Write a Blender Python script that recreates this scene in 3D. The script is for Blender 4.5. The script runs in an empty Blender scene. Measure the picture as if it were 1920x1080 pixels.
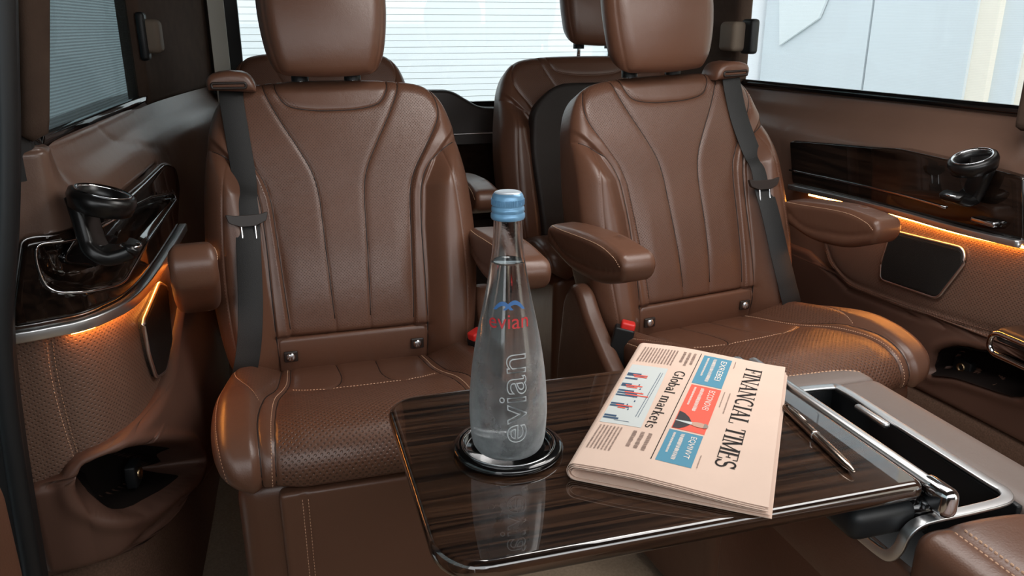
import bpy, bmesh, math, random
import numpy as np
from math import sin, cos, pi, radians
from mathutils import Matrix, Vector

random.seed(7)
rng = np.random.default_rng(7)
SC = bpy.context.scene
COL = SC.collection

# ------------------------------------------------------------------ camera
FPX = 1490.0
PITCH = math.atan(490 / 1490)
YAW = radians(16.3)
CAM = np.array([0, 0, 1.2])
FW = np.array([sin(YAW) * cos(PITCH), cos(YAW) * cos(PITCH), -sin(PITCH)])
RT = np.array([cos(YAW), -sin(YAW), 0.0])
UP = np.cross(RT, FW)
cam_data = bpy.data.cameras.new('camera')
cam_data.sensor_width = 36
cam_data.lens = FPX / 1920 * 36
cam_data.clip_start = 0.02
cam = bpy.data.objects.new('camera', cam_data)
cam.matrix_world = Matrix(((RT[0], UP[0], -FW[0], CAM[0]), (RT[1], UP[1], -FW[1], CAM[1]),
                           (RT[2], UP[2], -FW[2], CAM[2]), (0, 0, 0, 1)))
COL.objects.link(cam)
SC.camera = cam
cam_data.dof.use_dof = False

# ------------------------------------------------------------------ view, world, lights
SC.view_settings.view_transform = 'Standard'
SC.view_settings.look = 'None'
SC.view_settings.gamma = 1
SC.view_settings.exposure = 0.0
SC.view_settings.use_curve_mapping = False
SC.cycles.use_denoising = True
SC.cycles.max_bounces = 10
SC.cycles.transparent_max_bounces = 16
SC.cycles.transmission_bounces = 10
SC.cycles.caustics_reflective = False
SC.cycles.caustics_refractive = False
SC.cycles.sample_clamp_indirect = 6

w = bpy.data.worlds.new('overcast_sky')
SC.world = w
w.use_nodes = True
bg = w.node_tree.nodes['Background']
bg.inputs[0].default_value = (0.95, 0.98, 1.0, 1)
bg.inputs[1].default_value = 2.6


def area(name, loc, target, sx, sy, power, col):
    l = bpy.data.lights.new(name, 'AREA')
    l.shape = 'RECTANGLE'
    l.size, l.size_y, l.energy, l.color = sx, sy, power, col
    o = bpy.data.objects.new(name, l)
    o.location = loc
    d = Vector(target) - Vector(loc)
    o.rotation_euler = d.to_track_quat('-Z', 'Y').to_euler()
    COL.objects.link(o)
    return o


area('aisle_fill', (0.53, 1.22, 1.57), (0.55, 1.40, 0.0), 0.45, 0.2, 3.2, (1.0, 0.95, 0.90))  # unseen fill added above the aisle to brighten floor and inner bolsters
area('overhead_fill', (0.98, 0.90, 1.57), (0.98, 0.95, 0.0), 0.9, 0.5, 8.5, (1.0, 0.97, 0.94))  # unseen overhead fill added to brighten upward faces on the right
area('daylight_windscreen', (0.75, -0.6, 1.50), (0.75, 1.7, 0.85), 1.5, 0.3, 3.4, (1.0, 0.97, 0.95))


# ------------------------------------------------------------------ materials
def srgb(r, g, b):
    f = lambda c: (c / 255 / 12.92) if c / 255 <= 0.04045 else ((c / 255 + 0.055) / 1.055) ** 2.4
    return (f(r), f(g), f(b), 1)


def newmat(name):
    m = bpy.data.materials.new(name)
    m.use_nodes = True
    return m, m.node_tree.nodes, m.node_tree.links, m.node_tree.nodes['Principled BSDF']


def mth(N, L, op, a, b=None, c=None):
    n = N.new('ShaderNodeMath')
    n.operation = op
    for i, v in enumerate((a, b, c)):
        if v is None:
            continue
        if isinstance(v, (int, float)):
            n.inputs[i].default_value = v
        else:
            L.new(v, n.inputs[i])
    return n.outputs[0]


def plain(name, col, rough=0.5, metal=0.0, coat=0.0, emis=None, es=0, var=0.0, vscale=8, bump=0.0, bscale=300, spec=0.5):
    m, N, L, P = newmat(name)
    P.inputs['Base Color'].default_value = col
    P.inputs['Roughness'].default_value = rough
    P.inputs['Metallic'].default_value = metal
    P.inputs['Coat Weight'].default_value = coat
    P.inputs['Coat Roughness'].default_value = 0.03
    P.inputs['Specular IOR Level'].default_value = spec
    if emis:
        P.inputs['Emission Color'].default_value = emis
        P.inputs['Emission Strength'].default_value = es
    tc = N.new('ShaderNodeTexCoord')
    if var:
        nz = N.new('ShaderNodeTexNoise')
        nz.inputs['Scale'].default_value = vscale
        nz.inputs['Detail'].default_value = 4
        L.new(tc.outputs['Object'], nz.inputs['Vector'])
        mx = N.new('ShaderNodeMix')
        mx.data_type = 'RGBA'
        mx.inputs[6].default_value = tuple(c * (1 - var) for c in col[:3]) + (1,)
        mx.inputs[7].default_value = tuple(min(1, c * (1 + var)) for c in col[:3]) + (1,)
        L.new(nz.outputs['Fac'], mx.inputs[0])
        L.new(mx.outputs[2], P.inputs['Base Color'])
    if bump:
        nb = N.new('ShaderNodeTexNoise')
        nb.inputs['Scale'].default_value = bscale
        nb.inputs['Detail'].default_value = 3
        L.new(tc.outputs['Object'], nb.inputs['Vector'])
        b = N.new('ShaderNodeBump')
        b.inputs['Strength'].default_value = bump
        b.inputs['Distance'].default_value = 0.002
        L.new(nb.outputs['Fac'], b.inputs['Height'])
        L.new(b.outputs[0], P.inputs['Normal'])
    return m


def leather(name, col, rough=0.37, pitch=0.0052, dot=0.30, dark=0.45, bmp=0.5, sheen=0.0):
    m, N, L, P = newmat(name)
    P.inputs['Roughness'].default_value = rough
    P.inputs['Specular IOR Level'].default_value = 0.62
    tc = N.new('ShaderNodeTexCoord')
    nz = N.new('ShaderNodeTexNoise')
    nz.inputs['Scale'].default_value = 7
    nz.inputs['Detail'].default_value = 5
    L.new(tc.outputs['Object'], nz.inputs['Vector'])
    mx = N.new('ShaderNodeMix')
    mx.data_type = 'RGBA'
    mx.inputs[6].default_value = tuple(c * 0.86 for c in col[:3]) + (1,)
    mx.inputs[7].default_value = tuple(c * 1.12 for c in col[:3]) + (1,)
    L.new(nz.outputs['Fac'], mx.inputs[0])
    # perforation lattice in surface coordinates
    st = N.new('ShaderNodeAttribute')
    st.attribute_name = 'st'
    pf = N.new('ShaderNodeAttribute')
    pf.attribute_name = 'perf'
    sp = N.new('ShaderNodeSeparateXYZ')
    L.new(st.outputs['Vector'], sp.inputs[0])
    k = 1 / pitch
    a = mth(N, L, 'MULTIPLY', mth(N, L, 'ADD', sp.outputs[0], sp.outputs[1]), k * 0.7071)
    b = mth(N, L, 'MULTIPLY', mth(N, L, 'SUBTRACT', sp.outputs[0], sp.outputs[1]), k * 0.7071)
    fa = mth(N, L, 'SUBTRACT', mth(N, L, 'FRACT', a), 0.5)
    fb = mth(N, L, 'SUBTRACT', mth(N, L, 'FRACT', b), 0.5)
    r = mth(N, L, 'SQRT', mth(N, L, 'ADD', mth(N, L, 'MULTIPLY', fa, fa), mth(N, L, 'MULTIPLY', fb, fb)))
    ss = N.new('ShaderNodeMapRange')
    ss.interpolation_type = 'SMOOTHSTEP'
    ss.inputs[1].default_value = dot
    ss.inputs[2].default_value = dot * 0.5
    ss.inputs[3].default_value = 0
    ss.inputs[4].default_value = 1
    L.new(r, ss.inputs[0])
    dots = mth(N, L, 'MULTIPLY', ss.outputs[0], pf.outputs['Fac'])
    m2 = N.new('ShaderNodeMix')
    m2.data_type = 'RGBA'
    L.new(mth(N, L, 'MULTIPLY', dots, dark), m2.inputs[0])
    L.new(mx.outputs[2], m2.inputs[6])
    m2.inputs[7].default_value = tuple(c * 0.12 for c in col[:3]) + (1,)
    L.new(m2.outputs[2], P.inputs['Base Color'])
    vo = N.new('ShaderNodeTexVoronoi')
    vo.inputs['Scale'].default_value = 420
    L.new(tc.outputs['Object'], vo.inputs['Vector'])
    n2 = N.new('ShaderNodeTexNoise')
    n2.inputs['Scale'].default_value = 22
    n2.inputs['Detail'].default_value = 3
    L.new(tc.outputs['Object'], n2.inputs['Vector'])
    h = mth(N, L, 'ADD', mth(N, L, 'MULTIPLY', vo.outputs['Distance'], 0.10), mth(N, L, 'MULTIPLY', n2.outputs['Fac'], 0.9))
    h = mth(N, L, 'SUBTRACT', h, mth(N, L, 'MULTIPLY', dots, bmp))
    bn = N.new('ShaderNodeBump')
    bn.inputs['Strength'].default_value = 0.6
    bn.inputs['Distance'].default_value = 0.0016
    L.new(h, bn.inputs['Height'])
    L.new(bn.outputs[0], P.inputs['Normal'])
    return m


def wood(name, dark, light, scale=(1.6, 85, 85), rough=0.09, lo=0.38, hi=0.66):
    m, N, L, P = newmat(name)
    tc = N.new('ShaderNodeTexCoord')
    mp = N.new('ShaderNodeMapping')
    mp.inputs['Scale'].default_value = scale
    L.new(tc.outputs['Object'], mp.inputs[0])
    n1 = N.new('ShaderNodeTexNoise')
    n1.inputs['Scale'].default_value = 1.6
    n1.inputs['Detail'].default_value = 8
    n1.inputs['Roughness'].default_value = 0.62
    n1.inputs['Distortion'].default_value = 0.25
    L.new(mp.outputs[0], n1.inputs['Vector'])
    rp = N.new('ShaderNodeValToRGB')
    rp.color_ramp.elements[0].position = lo
    rp.color_ramp.elements[0].color = dark
    rp.color_ramp.elements[1].position = hi
    rp.color_ramp.elements[1].color = light
    L.new(n1.outputs['Fac'], rp.inputs[0])
    L.new(rp.outputs[0], P.inputs['Base Color'])
    P.inputs['Roughness'].default_value = rough
    P.inputs['Coat Weight'].default_value = 1.0
    P.inputs['Specular IOR Level'].default_value = 0.2
    P.inputs['Coat Roughness'].default_value = 0.015
    P.inputs['Coat IOR'].default_value = 1.9
    return m


M = {}
BR = srgb(102, 69, 53)
M['leather'] = leather('brown_leather', BR, pitch=0.0046, dot=0.26, dark=0.4)
M['leather_wide'] = leather('brown_leather_wide_perforation', BR, pitch=0.0072, dot=0.34, dark=0.5, bmp=0.9)
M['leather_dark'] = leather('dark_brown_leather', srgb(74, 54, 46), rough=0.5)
M['leather_trim'] = leather('brown_trim_leather', srgb(112, 86, 73), rough=0.33, pitch=0.0062, dot=0.30, dark=0.5, bmp=0.6)
M['leather_top'] = leather('taupe_leather', srgb(112, 98, 91), rough=0.5)
M['groove_shade'] = plain('painted_groove_shade', srgb(34, 23, 19), 0.6)  # dark tone painted in for the shade inside stitched grooves
M['stitch'] = plain('tan_thread', srgb(205, 165, 135), 0.7)
M['stitch_dark'] = plain('brown_thread', srgb(120, 85, 70), 0.7)
M['suede'] = plain('taupe_suede', srgb(76, 61, 52), 0.95, var=0.25, vscale=30, bump=0.3, bscale=400, spec=0.15)
M['suede_clip'] = plain('grey_brown_plastic', srgb(130, 116, 102), 0.7, spec=0.3)
M['carpet'] = plain('brown_carpet', srgb(112, 88, 74), 1.0, var=0.5, vscale=260, bump=0.9, bscale=500, spec=0.05)
M['floor'] = plain('sand_carpet', srgb(172, 152, 130), 1.0, var=0.3, vscale=160, bump=0.9, bscale=500, spec=0.05)
M['black'] = plain('black_rubber', srgb(22, 24, 26), 0.5)
M['black_gloss'] = plain('black_gloss_plastic', srgb(14, 14, 15), 0.12, coat=0.6)
M['dark_plastic'] = plain('dark_brown_plastic', srgb(46, 37, 33), 0.45)
M['belt'] = plain('grey_webbing', srgb(25, 25, 25), 0.6, bump=0.3, bscale=900)
M['chrome'] = plain('chrome', (0.75, 0.76, 0.78, 1), 0.12, metal=1)
M['alu'] = plain('satin_aluminium', (0.78, 0.79, 0.80, 1), 0.34, metal=1)
M['wood'] = wood('table_walnut', srgb(17, 11, 9), srgb(76, 52, 38), rough=0.2)
M['wood_dark'] = wood('dark_walnut', srgb(14, 10, 8), srgb(44, 31, 24), scale=(46, 1.2, 46))
M['wood_dark'].node_tree.nodes['Principled BSDF'].inputs['Coat IOR'].default_value = 1.45
M['led'] = plain('amber_light_strip', (1, 0.5, 0.15, 1), 0.5, emis=(1.0, 0.34, 0.055, 1), es=70)
M['led_soft'] = plain('amber_light_guide', (1, 0.5, 0.15, 1), 0.5, emis=(1.0, 0.45, 0.12, 1), es=7)
M['mesh'] = plain('speaker_mesh', srgb(34, 32, 30), 0.45, metal=0.3, bump=0.9, bscale=700)
M['red'] = plain('red_plastic', srgb(225, 50, 45), 0.35)
M['paper'] = plain('salmon_newsprint', srgb(226, 199, 182), 0.85, var=0.05, vscale=20, spec=0.2)
M['ink'] = plain('black_ink', srgb(42, 38, 38), 0.8, spec=0.2)
M['ink_grey'] = plain('grey_ink', srgb(150, 128, 118), 0.8, spec=0.2)
M['ink_blue'] = plain('blue_ink', srgb(92, 148, 172), 0.8, spec=0.2)
M['ink_red'] = plain('coral_ink', srgb(235, 105, 88), 0.8, spec=0.2)
M['ink_pale'] = plain('pale_grey_ink', srgb(205, 210, 208), 0.8, spec=0.2)
M['ink_navy'] = plain('navy_ink', srgb(70, 90, 115), 0.8, spec=0.2)
M['ink_white'] = plain('cream_ink', srgb(245, 232, 222), 0.8, spec=0.2)
M['skin_ink'] = plain('skin_tone_ink', srgb(205, 165, 145), 0.8, spec=0.2)
M['cap'] = plain('blue_cap_metal', srgb(120, 168, 205), 0.32, metal=0.25)
M['cap_top'] = plain('pale_cap_metal', srgb(205, 215, 225), 0.3, metal=0.3)
M['label_red'] = plain('red_print', srgb(200, 45, 50), 0.4)
M['label_blue'] = plain('blue_print', srgb(60, 110, 170), 0.4)
M['pen'] = plain('bronze_pen_metal', (0.45, 0.36, 0.30, 1), 0.2, metal=1)
M['white_strip'] = plain('pale_grey_trim', srgb(190, 188, 180), 0.6)
M['grey_trim'] = plain('grey_trim', srgb(120, 118, 112), 0.6)


def glass_pane(name, tint=(1, 1, 1, 1), mesh=0.0, meshcol=(0.03, 0.035, 0.035, 1), scale=900, refl=0.06):
    m, N, L, P = newmat(name)
    N.remove(P)
    out = N['Material Output']
    tr = N.new('ShaderNodeBsdfTransparent')
    tr.inputs[0].default_value = tint
    gl = N.new('ShaderNodeBsdfGlossy')
    gl.inputs['Roughness'].default_value = 0.02
    mx = N.new('ShaderNodeMixShader')
    mx.inputs[0].default_value = 0.03
    L.new(tr.outputs[0], mx.inputs[1])
    L.new(gl.outputs[0], mx.inputs[2])
    last = mx.outputs[0]
    if mesh:
        tc = N.new('ShaderNodeTexCoord')
        wv = N.new('ShaderNodeTexWave')
        wv.bands_direction = 'Z'
        wv.inputs['Scale'].default_value = scale
        wv.inputs['Distortion'].default_value = 0.6
        wv.inputs['Detail'].default_value = 1
        wv.inputs['Detail Scale'].default_value = 0.3
        L.new(tc.outputs['Object'], wv.inputs['Vector'])
        df = N.new('ShaderNodeBsdfDiffuse')
        df.inputs[0].default_value = meshcol
        m2 = N.new('ShaderNodeMixShader')
        f = mth(N, L, 'ADD', mth(N, L, 'MULTIPLY', wv.outputs['Fac'], mesh * 0.45), mesh * 0.6)
        L.new(f, m2.inputs[0])
        L.new(last, m2.inputs[1])
        L.new(df.outputs[0], m2.inputs[2])
        last = m2.outputs[0]
    L.new(last, out.inputs[0])
    return m


M['pane'] = glass_pane('clear_pane', (0.93, 0.97, 0.98, 1))
M['pane_mesh'] = glass_pane('pane_with_sunshade_mesh', (0.55, 0.63, 0.65, 1), mesh=0.45, meshcol=(0.07, 0.075, 0.075, 1), scale=60)
M['pane_mesh_light'] = glass_pane('pane_with_fine_mesh', (0.97, 0.99, 1, 1), mesh=0.05, scale=90)


# ------------------------------------------------------------------ mesh helpers
def cr(pts, n=10, closed=False):
    P = np.array(pts, float)
    k = len(P)
    out = []
    rngk = range(k if closed else k - 1)
    for i in rngk:
        if closed:
            a, b, c, d = P[(i - 1) % k], P[i], P[(i + 1) % k], P[(i + 2) % k]
        else:
            b, c = P[i], P[i + 1]
            a = P[i - 1] if i else 2 * b - c
            d = P[i + 2] if i + 2 < k else 2 * c - b
        for t in np.linspace(0, 1, n, endpoint=False):
            out.append(0.5 * ((2 * b) + (c - a) * t + (2 * a - 5 * b + 4 * c - d) * t * t + (3 * b - a - 3 * c + d) * t ** 3))
    if not closed:
        out.append(P[-1])
    return np.array(out)


def rrect(x0, x1, y0, y1, r, n=8):
    if not hasattr(r, '__len__'):
        r = (r,) * 4
    pts = []
    for (cx, cy, a0, rr) in ((x1 - r[0], y0 + r[0], -pi / 2, r[0]), (x1 - r[1], y1 - r[1], 0, r[1]),
                             (x0 + r[2], y1 - r[2], pi / 2, r[2]), (x0 + r[3], y0 + r[3], pi, r[3])):
        for i in range(n + 1):
            a = a0 + pi / 2 * i / n
            pts.append((cx + rr * cos(a), cy + rr * sin(a)))
    return np.array(pts)


def sym(right):
    """closed outline from the right half listed bottom to top"""
    R = [tuple(p) for p in right]
    return np.array(R + [(-x, z) for x, z in reversed(R)])


def rounded(poly, r, n=6):
    """round the corners of a closed polygon"""
    P = np.array(poly, float)
    k = len(P)
    rs = r if hasattr(r, '__len__') else [r] * k
    out = []
    for i in range(k):
        a, b, c = P[i - 1], P[i], P[(i + 1) % k]
        u = (a - b) / np.linalg.norm(a - b)
        v = (c - b) / np.linalg.norm(c - b)
        q = min(rs[i], 0.48 * np.linalg.norm(a - b), 0.48 * np.linalg.norm(c - b))
        p0, p1 = b + u * q, b + v * q
        for t in np.linspace(0, 1, n):
            out.append((1 - t) ** 2 * p0 + 2 * t * (1 - t) * b + t * t * p1)
    return np.array(out)


def signed_volume(V, Q):
    Q = np.asarray(Q)
    a, b, c = V[Q[:, 0]], V[Q[:, 1]], V[Q[:, 2]]
    s = np.einsum('ij,ij->', a, np.cross(b, c))
    if Q.shape[1] == 4:
        d = V[Q[:, 3]]
        s += np.einsum('ij,ij->', a, np.cross(c, d))
    return s


def link(name, me, mat, parent=None, smooth=True):
    o = bpy.data.objects.new(name, me)
    if mat is not None and not me.materials:
        me.materials.append(mat)
    if smooth and len(me.polygons):
        me.polygons.foreach_set('use_smooth', np.ones(len(me.polygons), bool))
    COL.objects.link(o)
    if parent is not None:
        o.parent = parent
    return o


def mesh_np(name, V, F):
    me = bpy.data.meshes.new(name)
    me.from_pydata(np.asarray(V).tolist(), [], [tuple(int(i) for i in f) for f in F])
    me.update()
    return me


def empty(name, loc=(0, 0, 0), rz=0):
    o = bpy.data.objects.new(name, None)
    o.empty_display_size = 0.05
    o.location = loc
    o.rotation_euler = (0, 0, rz)
    COL.objects.link(o)
    return o


def tag(o, label=None, cat=None, group=None, kind=None):
    if label:
        o['label'] = label
    if cat:
        o['category'] = cat
    if group:
        o['group'] = group
    if kind:
        o['kind'] = kind
    return o


def polydist(pl, x, y, closed=False, far=None):
    pl = np.asarray(pl, float)
    a = pl if closed else pl[:-1]
    b = np.roll(pl, -1, 0) if closed else pl[1:]
    x, y = x.ravel(), y.ravel()
    out = np.full(x.shape, 9.0)
    if far is not None:
        m = (x > pl[:, 0].min() - far) & (x < pl[:, 0].max() + far) & (y > pl[:, 1].min() - far) & (y < pl[:, 1].max() + far)
        idx = np.where(m)[0]
    else:
        idx = np.arange(len(x))
    for i0 in range(0, len(idx), 20000):
        ii = idx[i0:i0 + 20000]
        px, py = x[ii][:, None], y[ii][:, None]
        dx, dy = (b - a)[:, 0], (b - a)[:, 1]
        l2 = np.maximum(dx * dx + dy * dy, 1e-14)
        t = np.clip(((px - a[:, 0]) * dx + (py - a[:, 1]) * dy) / l2, 0, 1)
        q = (px - a[:, 0] - t * dx) ** 2 + (py - a[:, 1] - t * dy) ** 2
        out[ii] = np.sqrt(q.min(1))
    return out


def inside(pl, x, y):
    pl = np.asarray(pl, float)
    shp = x.shape
    x, y = x.ravel(), y.ravel()
    c = np.zeros(x.shape, bool)
    n = len(pl)
    for i in range(n):
        x1, y1 = pl[i]
        x2, y2 = pl[(i + 1) % n]
        if y1 == y2:
            continue
        cond = ((y1 > y) != (y2 > y)) & (x < (x2 - x1) * (y - y1) / (y2 - y1) + x1)
        c ^= cond
    return c.reshape(shp)


def sdf(pl, x, y):
    d = polydist(pl, x, y, True).reshape(x.shape)
    return np.where(inside(pl, x, y), -d, d)


def sst(v, a, b):
    t = np.clip((v - a) / (b - a), 0, 1)
    return t * t * (3 - 2 * t)


class Pad:
    """Upholstered / moulded solid: outline in (x,t), front height d, mapped to space by Mp(x,t,d)."""

    def __init__(s, outline, Mp, thick=0.05, R=0.02, bulge=None, seams=(), res=0.004, perf=None, Rb=None, k=0.7, lining=None):
        s.lining = lining
        s.o, s.M, s.th, s.R, s.b, s.seams = np.asarray(outline, float), Mp, thick, R, bulge, seams
        s.res, s.perf, s.k = res, perf, k
        s.Rb = Rb if Rb is not None else min(R, max(thick - R, 0.001))

    def field(s, x, t):
        x = np.asarray(x, float)
        t = np.asarray(t, float)
        d = s.b(x, t) if s.b else np.zeros(x.shape)
        dist = polydist(s.o, x, t, True).reshape(x.shape)
        rr = np.clip(s.R - dist, 0, s.R)
        d = d - (s.R - np.sqrt(np.maximum(s.R ** 2 - rr ** 2, 0)))
        for sm in s.seams:
            pl, dep, wd = sm[:3]
            q = polydist(pl, x, t, far=12 * wd).reshape(x.shape)
            d = d - dep * (0.6 * np.exp(-(q / wd) ** 2) + 0.4 * np.exp(-(q / (4 * wd)) ** 2))
        return d

    def surf(s, pts, lift=0.0):
        p = np.asarray(pts, float)
        d = s.field(p[:, 0], p[:, 1]) + lift
        return np.stack(s.M(p[:, 0], p[:, 1], d), -1)

    def mesh(s, name):
        o = s.o
        t0, t1 = o[:, 1].min(), o[:, 1].max()
        nr = max(8, int((t1 - t0) / s.res))
        nc = max(8, int((o[:, 0].max() - o[:, 0].min()) / s.res))
        u = np.linspace(-1, 1, nr)
        u = (1 - s.k) * u + s.k * np.sin(pi / 2 * u)
        T = (t0 + t1) / 2 + (t1 - t0) / 2 * u * (1 - 1e-6)
        a = np.linspace(-1, 1, nc)
        a = (1 - s.k) * a + s.k * np.sin(pi / 2 * a)
        L = np.empty(nr)
        Rr = np.empty(nr)
        P, Q = o, np.roll(o, -1, 0)
        for i, t in enumerate(T):
            m = (P[:, 1] - t) * (Q[:, 1] - t) <= 0
            m &= P[:, 1] != Q[:, 1]
            xx = P[m, 0] + (Q[m, 0] - P[m, 0]) * (t - P[m, 1]) / (Q[m, 1] - P[m, 1])
            L[i], Rr[i] = xx.min(), xx.max()
        X = (L + Rr)[:, None] / 2 + (Rr - L)[:, None] / 2 * a[None, :]
        TT = np.repeat(T[:, None], nc, 1)
        d = s.field(X, TT)
        dist = polydist(s.o, X, TT, True).reshape(X.shape)
        rr = np.clip(s.Rb - dist, 0, s.Rb)
        db = -s.th + (s.Rb - np.sqrt(np.maximum(s.Rb ** 2 - rr ** 2, 0)))
        db = np.minimum(db, d - 0.0005)
        Vf = np.stack(s.M(X.ravel(), TT.ravel(), d.ravel()), -1)
        Vb = np.stack(s.M(X.ravel(), TT.ravel(), db.ravel()), -1)
        n = nr * nc
        I = np.arange(n).reshape(nr, nc)
        qf = np.stack([I[:-1, :-1], I[:-1, 1:], I[1:, 1:], I[1:, :-1]], -1).reshape(-1, 4)
        qb = qf[:, ::-1] + n
        ring = np.concatenate([I[0, :-1], I[:-1, -1], I[-1, ::-1][:-1], I[::-1, 0][:-1]])
        r2 = np.roll(ring, -1)
        qs = np.stack([ring, ring + n, r2 + n, r2], -1)
        F = np.concatenate([qf, qb, qs])
        V = np.concatenate([Vf, Vb])
        if signed_volume(V - V.mean(0), F) < 0:
            F = F[:, ::-1]
        me = bpy.data.meshes.new(name)
        me.vertices.add(len(V))
        me.vertices.foreach_set('co', V.ravel())
        me.loops.add(F.size)
        me.loops.foreach_set('vertex_index', F.ravel().astype(np.int32))
        me.polygons.add(len(F))
        me.polygons.foreach_set('loop_start', np.arange(0, F.size, 4, dtype=np.int32))
        me.polygons.foreach_set('loop_total', np.full(len(F), 4, np.int32))
        me.update(calc_edges=True)
        if s.lining is not None:
            lm = s.lining(X, TT)
            lm = lm[:-1, :-1] & lm[1:, :-1] & lm[:-1, 1:] & lm[1:, 1:]
            mi = np.zeros(len(F), np.int32)
            mi[:lm.size] = lm.ravel()
            me.polygons.foreach_set('material_index', mi)
        at = me.attributes.new('st', 'FLOAT_VECTOR', 'POINT')
        at.data.foreach_set('vector', np.concatenate([np.stack([X.ravel(), TT.ravel(), 0 * X.ravel()], -1)] * 2).ravel())
        if s.perf is not None:
            ap = me.attributes.new('perf', 'FLOAT', 'POINT')
            pv = s.perf(X, TT).ravel()
            ap.data.foreach_set('value', np.concatenate([pv, 0 * pv]))
        return me

    def build(s, name, mat, parent=None):
        return link(name, s.mesh(name), mat, parent)

    def stitches(s, lines, step=0.0062, ln=0.0042, wd=0.0011, lift=0.0002):
        """little raised dashes following lines on the surface"""
        V, F = [], []
        for pl in lines:
            pl = np.asarray(pl, float)
            seg = np.linalg.norm(np.diff(pl, axis=0), axis=1)
            S = np.concatenate([[0], np.cumsum(seg)])
            n = int(S[-1] / step)
            if n < 1:
                continue
            c = np.arange(n) * step + step / 2
            A = np.stack([np.interp(c - ln / 2, S, pl[:, 0]), np.interp(c - ln / 2, S, pl[:, 1])], -1)
            B = np.stack([np.interp(c + ln / 2, S, pl[:, 0]), np.interp(c + ln / 2, S, pl[:, 1])], -1)
            T = B - A
            T /= np.maximum(np.linalg.norm(T, axis=1), 1e-9)[:, None]
            Nn = np.stack([-T[:, 1], T[:, 0]], -1) * wd / 2
            c4 = [A - Nn, B - Nn, B + Nn, A + Nn]
            mid = (A + B) / 2
            lo = [s.surf(q, lift - 0.0012) for q in c4]
            hi = [s.surf(mid + (q - mid) * 0.7, lift + 0.0006) for q in c4]
            for i in range(n):
                k = len(V)
                V += [q[i] for q in lo] + [q[i] for q in hi]
                F += [(k + 4, k + 5, k + 6, k + 7), (k, k + 1, k + 5, k + 4), (k + 1, k + 2, k + 6, k + 5),
                      (k + 2, k + 3, k + 7, k + 6), (k + 3, k, k + 4, k + 7)]
        return mesh_np('stitching', V, F)


def offs(pl, d):
    pl = np.asarray(pl, float)
    T = np.gradient(pl, axis=0)
    T /= np.maximum(np.linalg.norm(T, axis=1), 1e-9)[:, None]
    return pl + np.stack([-T[:, 1], T[:, 0]], -1) * d


def mir(pl):
    return np.asarray(pl) * np.array([-1, 1])


def profile(pts, by='s', side=1, n=14):
    """map for a bent profile in (y,z); parameter is arc length or z"""
    P = cr(pts, n)
    S = np.concatenate([[0], np.cumsum(np.linalg.norm(np.diff(P, axis=0), axis=1))])
    T = np.gradient(P, axis=0)
    T /= np.linalg.norm(T, axis=1)[:, None]
    Nn = np.stack([-T[:, 1], T[:, 0]], -1) * side
    kk = np.ones(9) / 9
    Nn = np.stack([np.convolve(np.pad(Nn[:, i], 4, 'edge'), kk, 'valid') for i in (0, 1)], -1)
    Nn /= np.linalg.norm(Nn, axis=1)[:, None]
    par = S if by == 's' else P[:, 1]

    def f(x, t, d):
        y = np.interp(t, par, P[:, 0])
        z = np.interp(t, par, P[:, 1])
        ny = np.interp(t, par, Nn[:, 0])
        nz = np.interp(t, par, Nn[:, 1])
        return x, y + ny * d, z + nz * d
    f.length = S[-1]
    return f


def sweep(name, path, sec, mat, parent=None, closed=False, up=(0, 0, 1), smooth=True):
    P = np.asarray(path, float)
    n = len(P)
    T = np.empty_like(P)
    if closed:
        T = np.roll(P, -1, 0) - np.roll(P, 1, 0)
    else:
        T = np.gradient(P, axis=0)
    T /= np.linalg.norm(T, axis=1)[:, None]
    upv = np.asarray(up, float)
    if upv.ndim == 1:
        upv = np.repeat(upv[None], n, 0)
    A = np.cross(T, upv)
    A /= np.maximum(np.linalg.norm(A, axis=1), 1e-9)[:, None]
    B = np.cross(A, T)
    sec = np.asarray(sec, float)
    m = len(sec)
    V = (P[:, None, :] + A[:, None, :] * sec[None, :, 0:1] + B[:, None, :] * sec[None, :, 1:2]).reshape(-1, 3)
    F = []
    for i in range(n if closed else n - 1):
        j = (i + 1) % n
        for k in range(m):
            l = (k + 1) % m
            F.append((i * m + k, i * m + l, j * m + l, j * m + k))
    me = bpy.data.meshes.new(name)
    if not closed:
        F.append(tuple(range(m))[::-1])
        F.append(tuple((n - 1) * m + k for k in range(m)))
    me.from_pydata(V.tolist(), [], F)
    me.update()
    o = link(name, me, mat, parent, smooth)
    return o


def circ(r, n=12, sx=1.0):
    return [(r * sx * cos(2 * pi * i / n), r * sin(2 * pi * i / n)) for i in range(n)]


def tube(name, path, r, mat, parent=None, closed=False, n=12, up=(0.02, 0.01, 1)):
    return sweep(name, path, circ(r, n), mat, parent, closed, up)


def lathe(name, prof, mat, parent=None, n=64, loc=(0, 0, 0), closed=False):
    prof = np.asarray(prof, float)
    k = len(prof)
    V, F = [], []
    for i in range(n):
        a = 2 * pi * i / n
        for r, z in prof:
            V.append((r * cos(a) + loc[0], r * sin(a) + loc[1], z + loc[2]))
    for i in range(n):
        j = (i + 1) % n
        for q in range(k if closed else k - 1):
            p = (q + 1) % k
            F.append((i * k + q, j * k + q, j * k + p, i * k + p))
    me = mesh_np(name, V, F)
    bm = bmesh.new()
    bm.from_mesh(me)
    bmesh.ops.remove_doubles(bm, verts=bm.verts, dist=1e-6)
    bmesh.ops.recalc_face_normals(bm, faces=bm.faces)
    bm.to_mesh(me)
    bm.free()
    return link(name, me, mat, parent)


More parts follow.
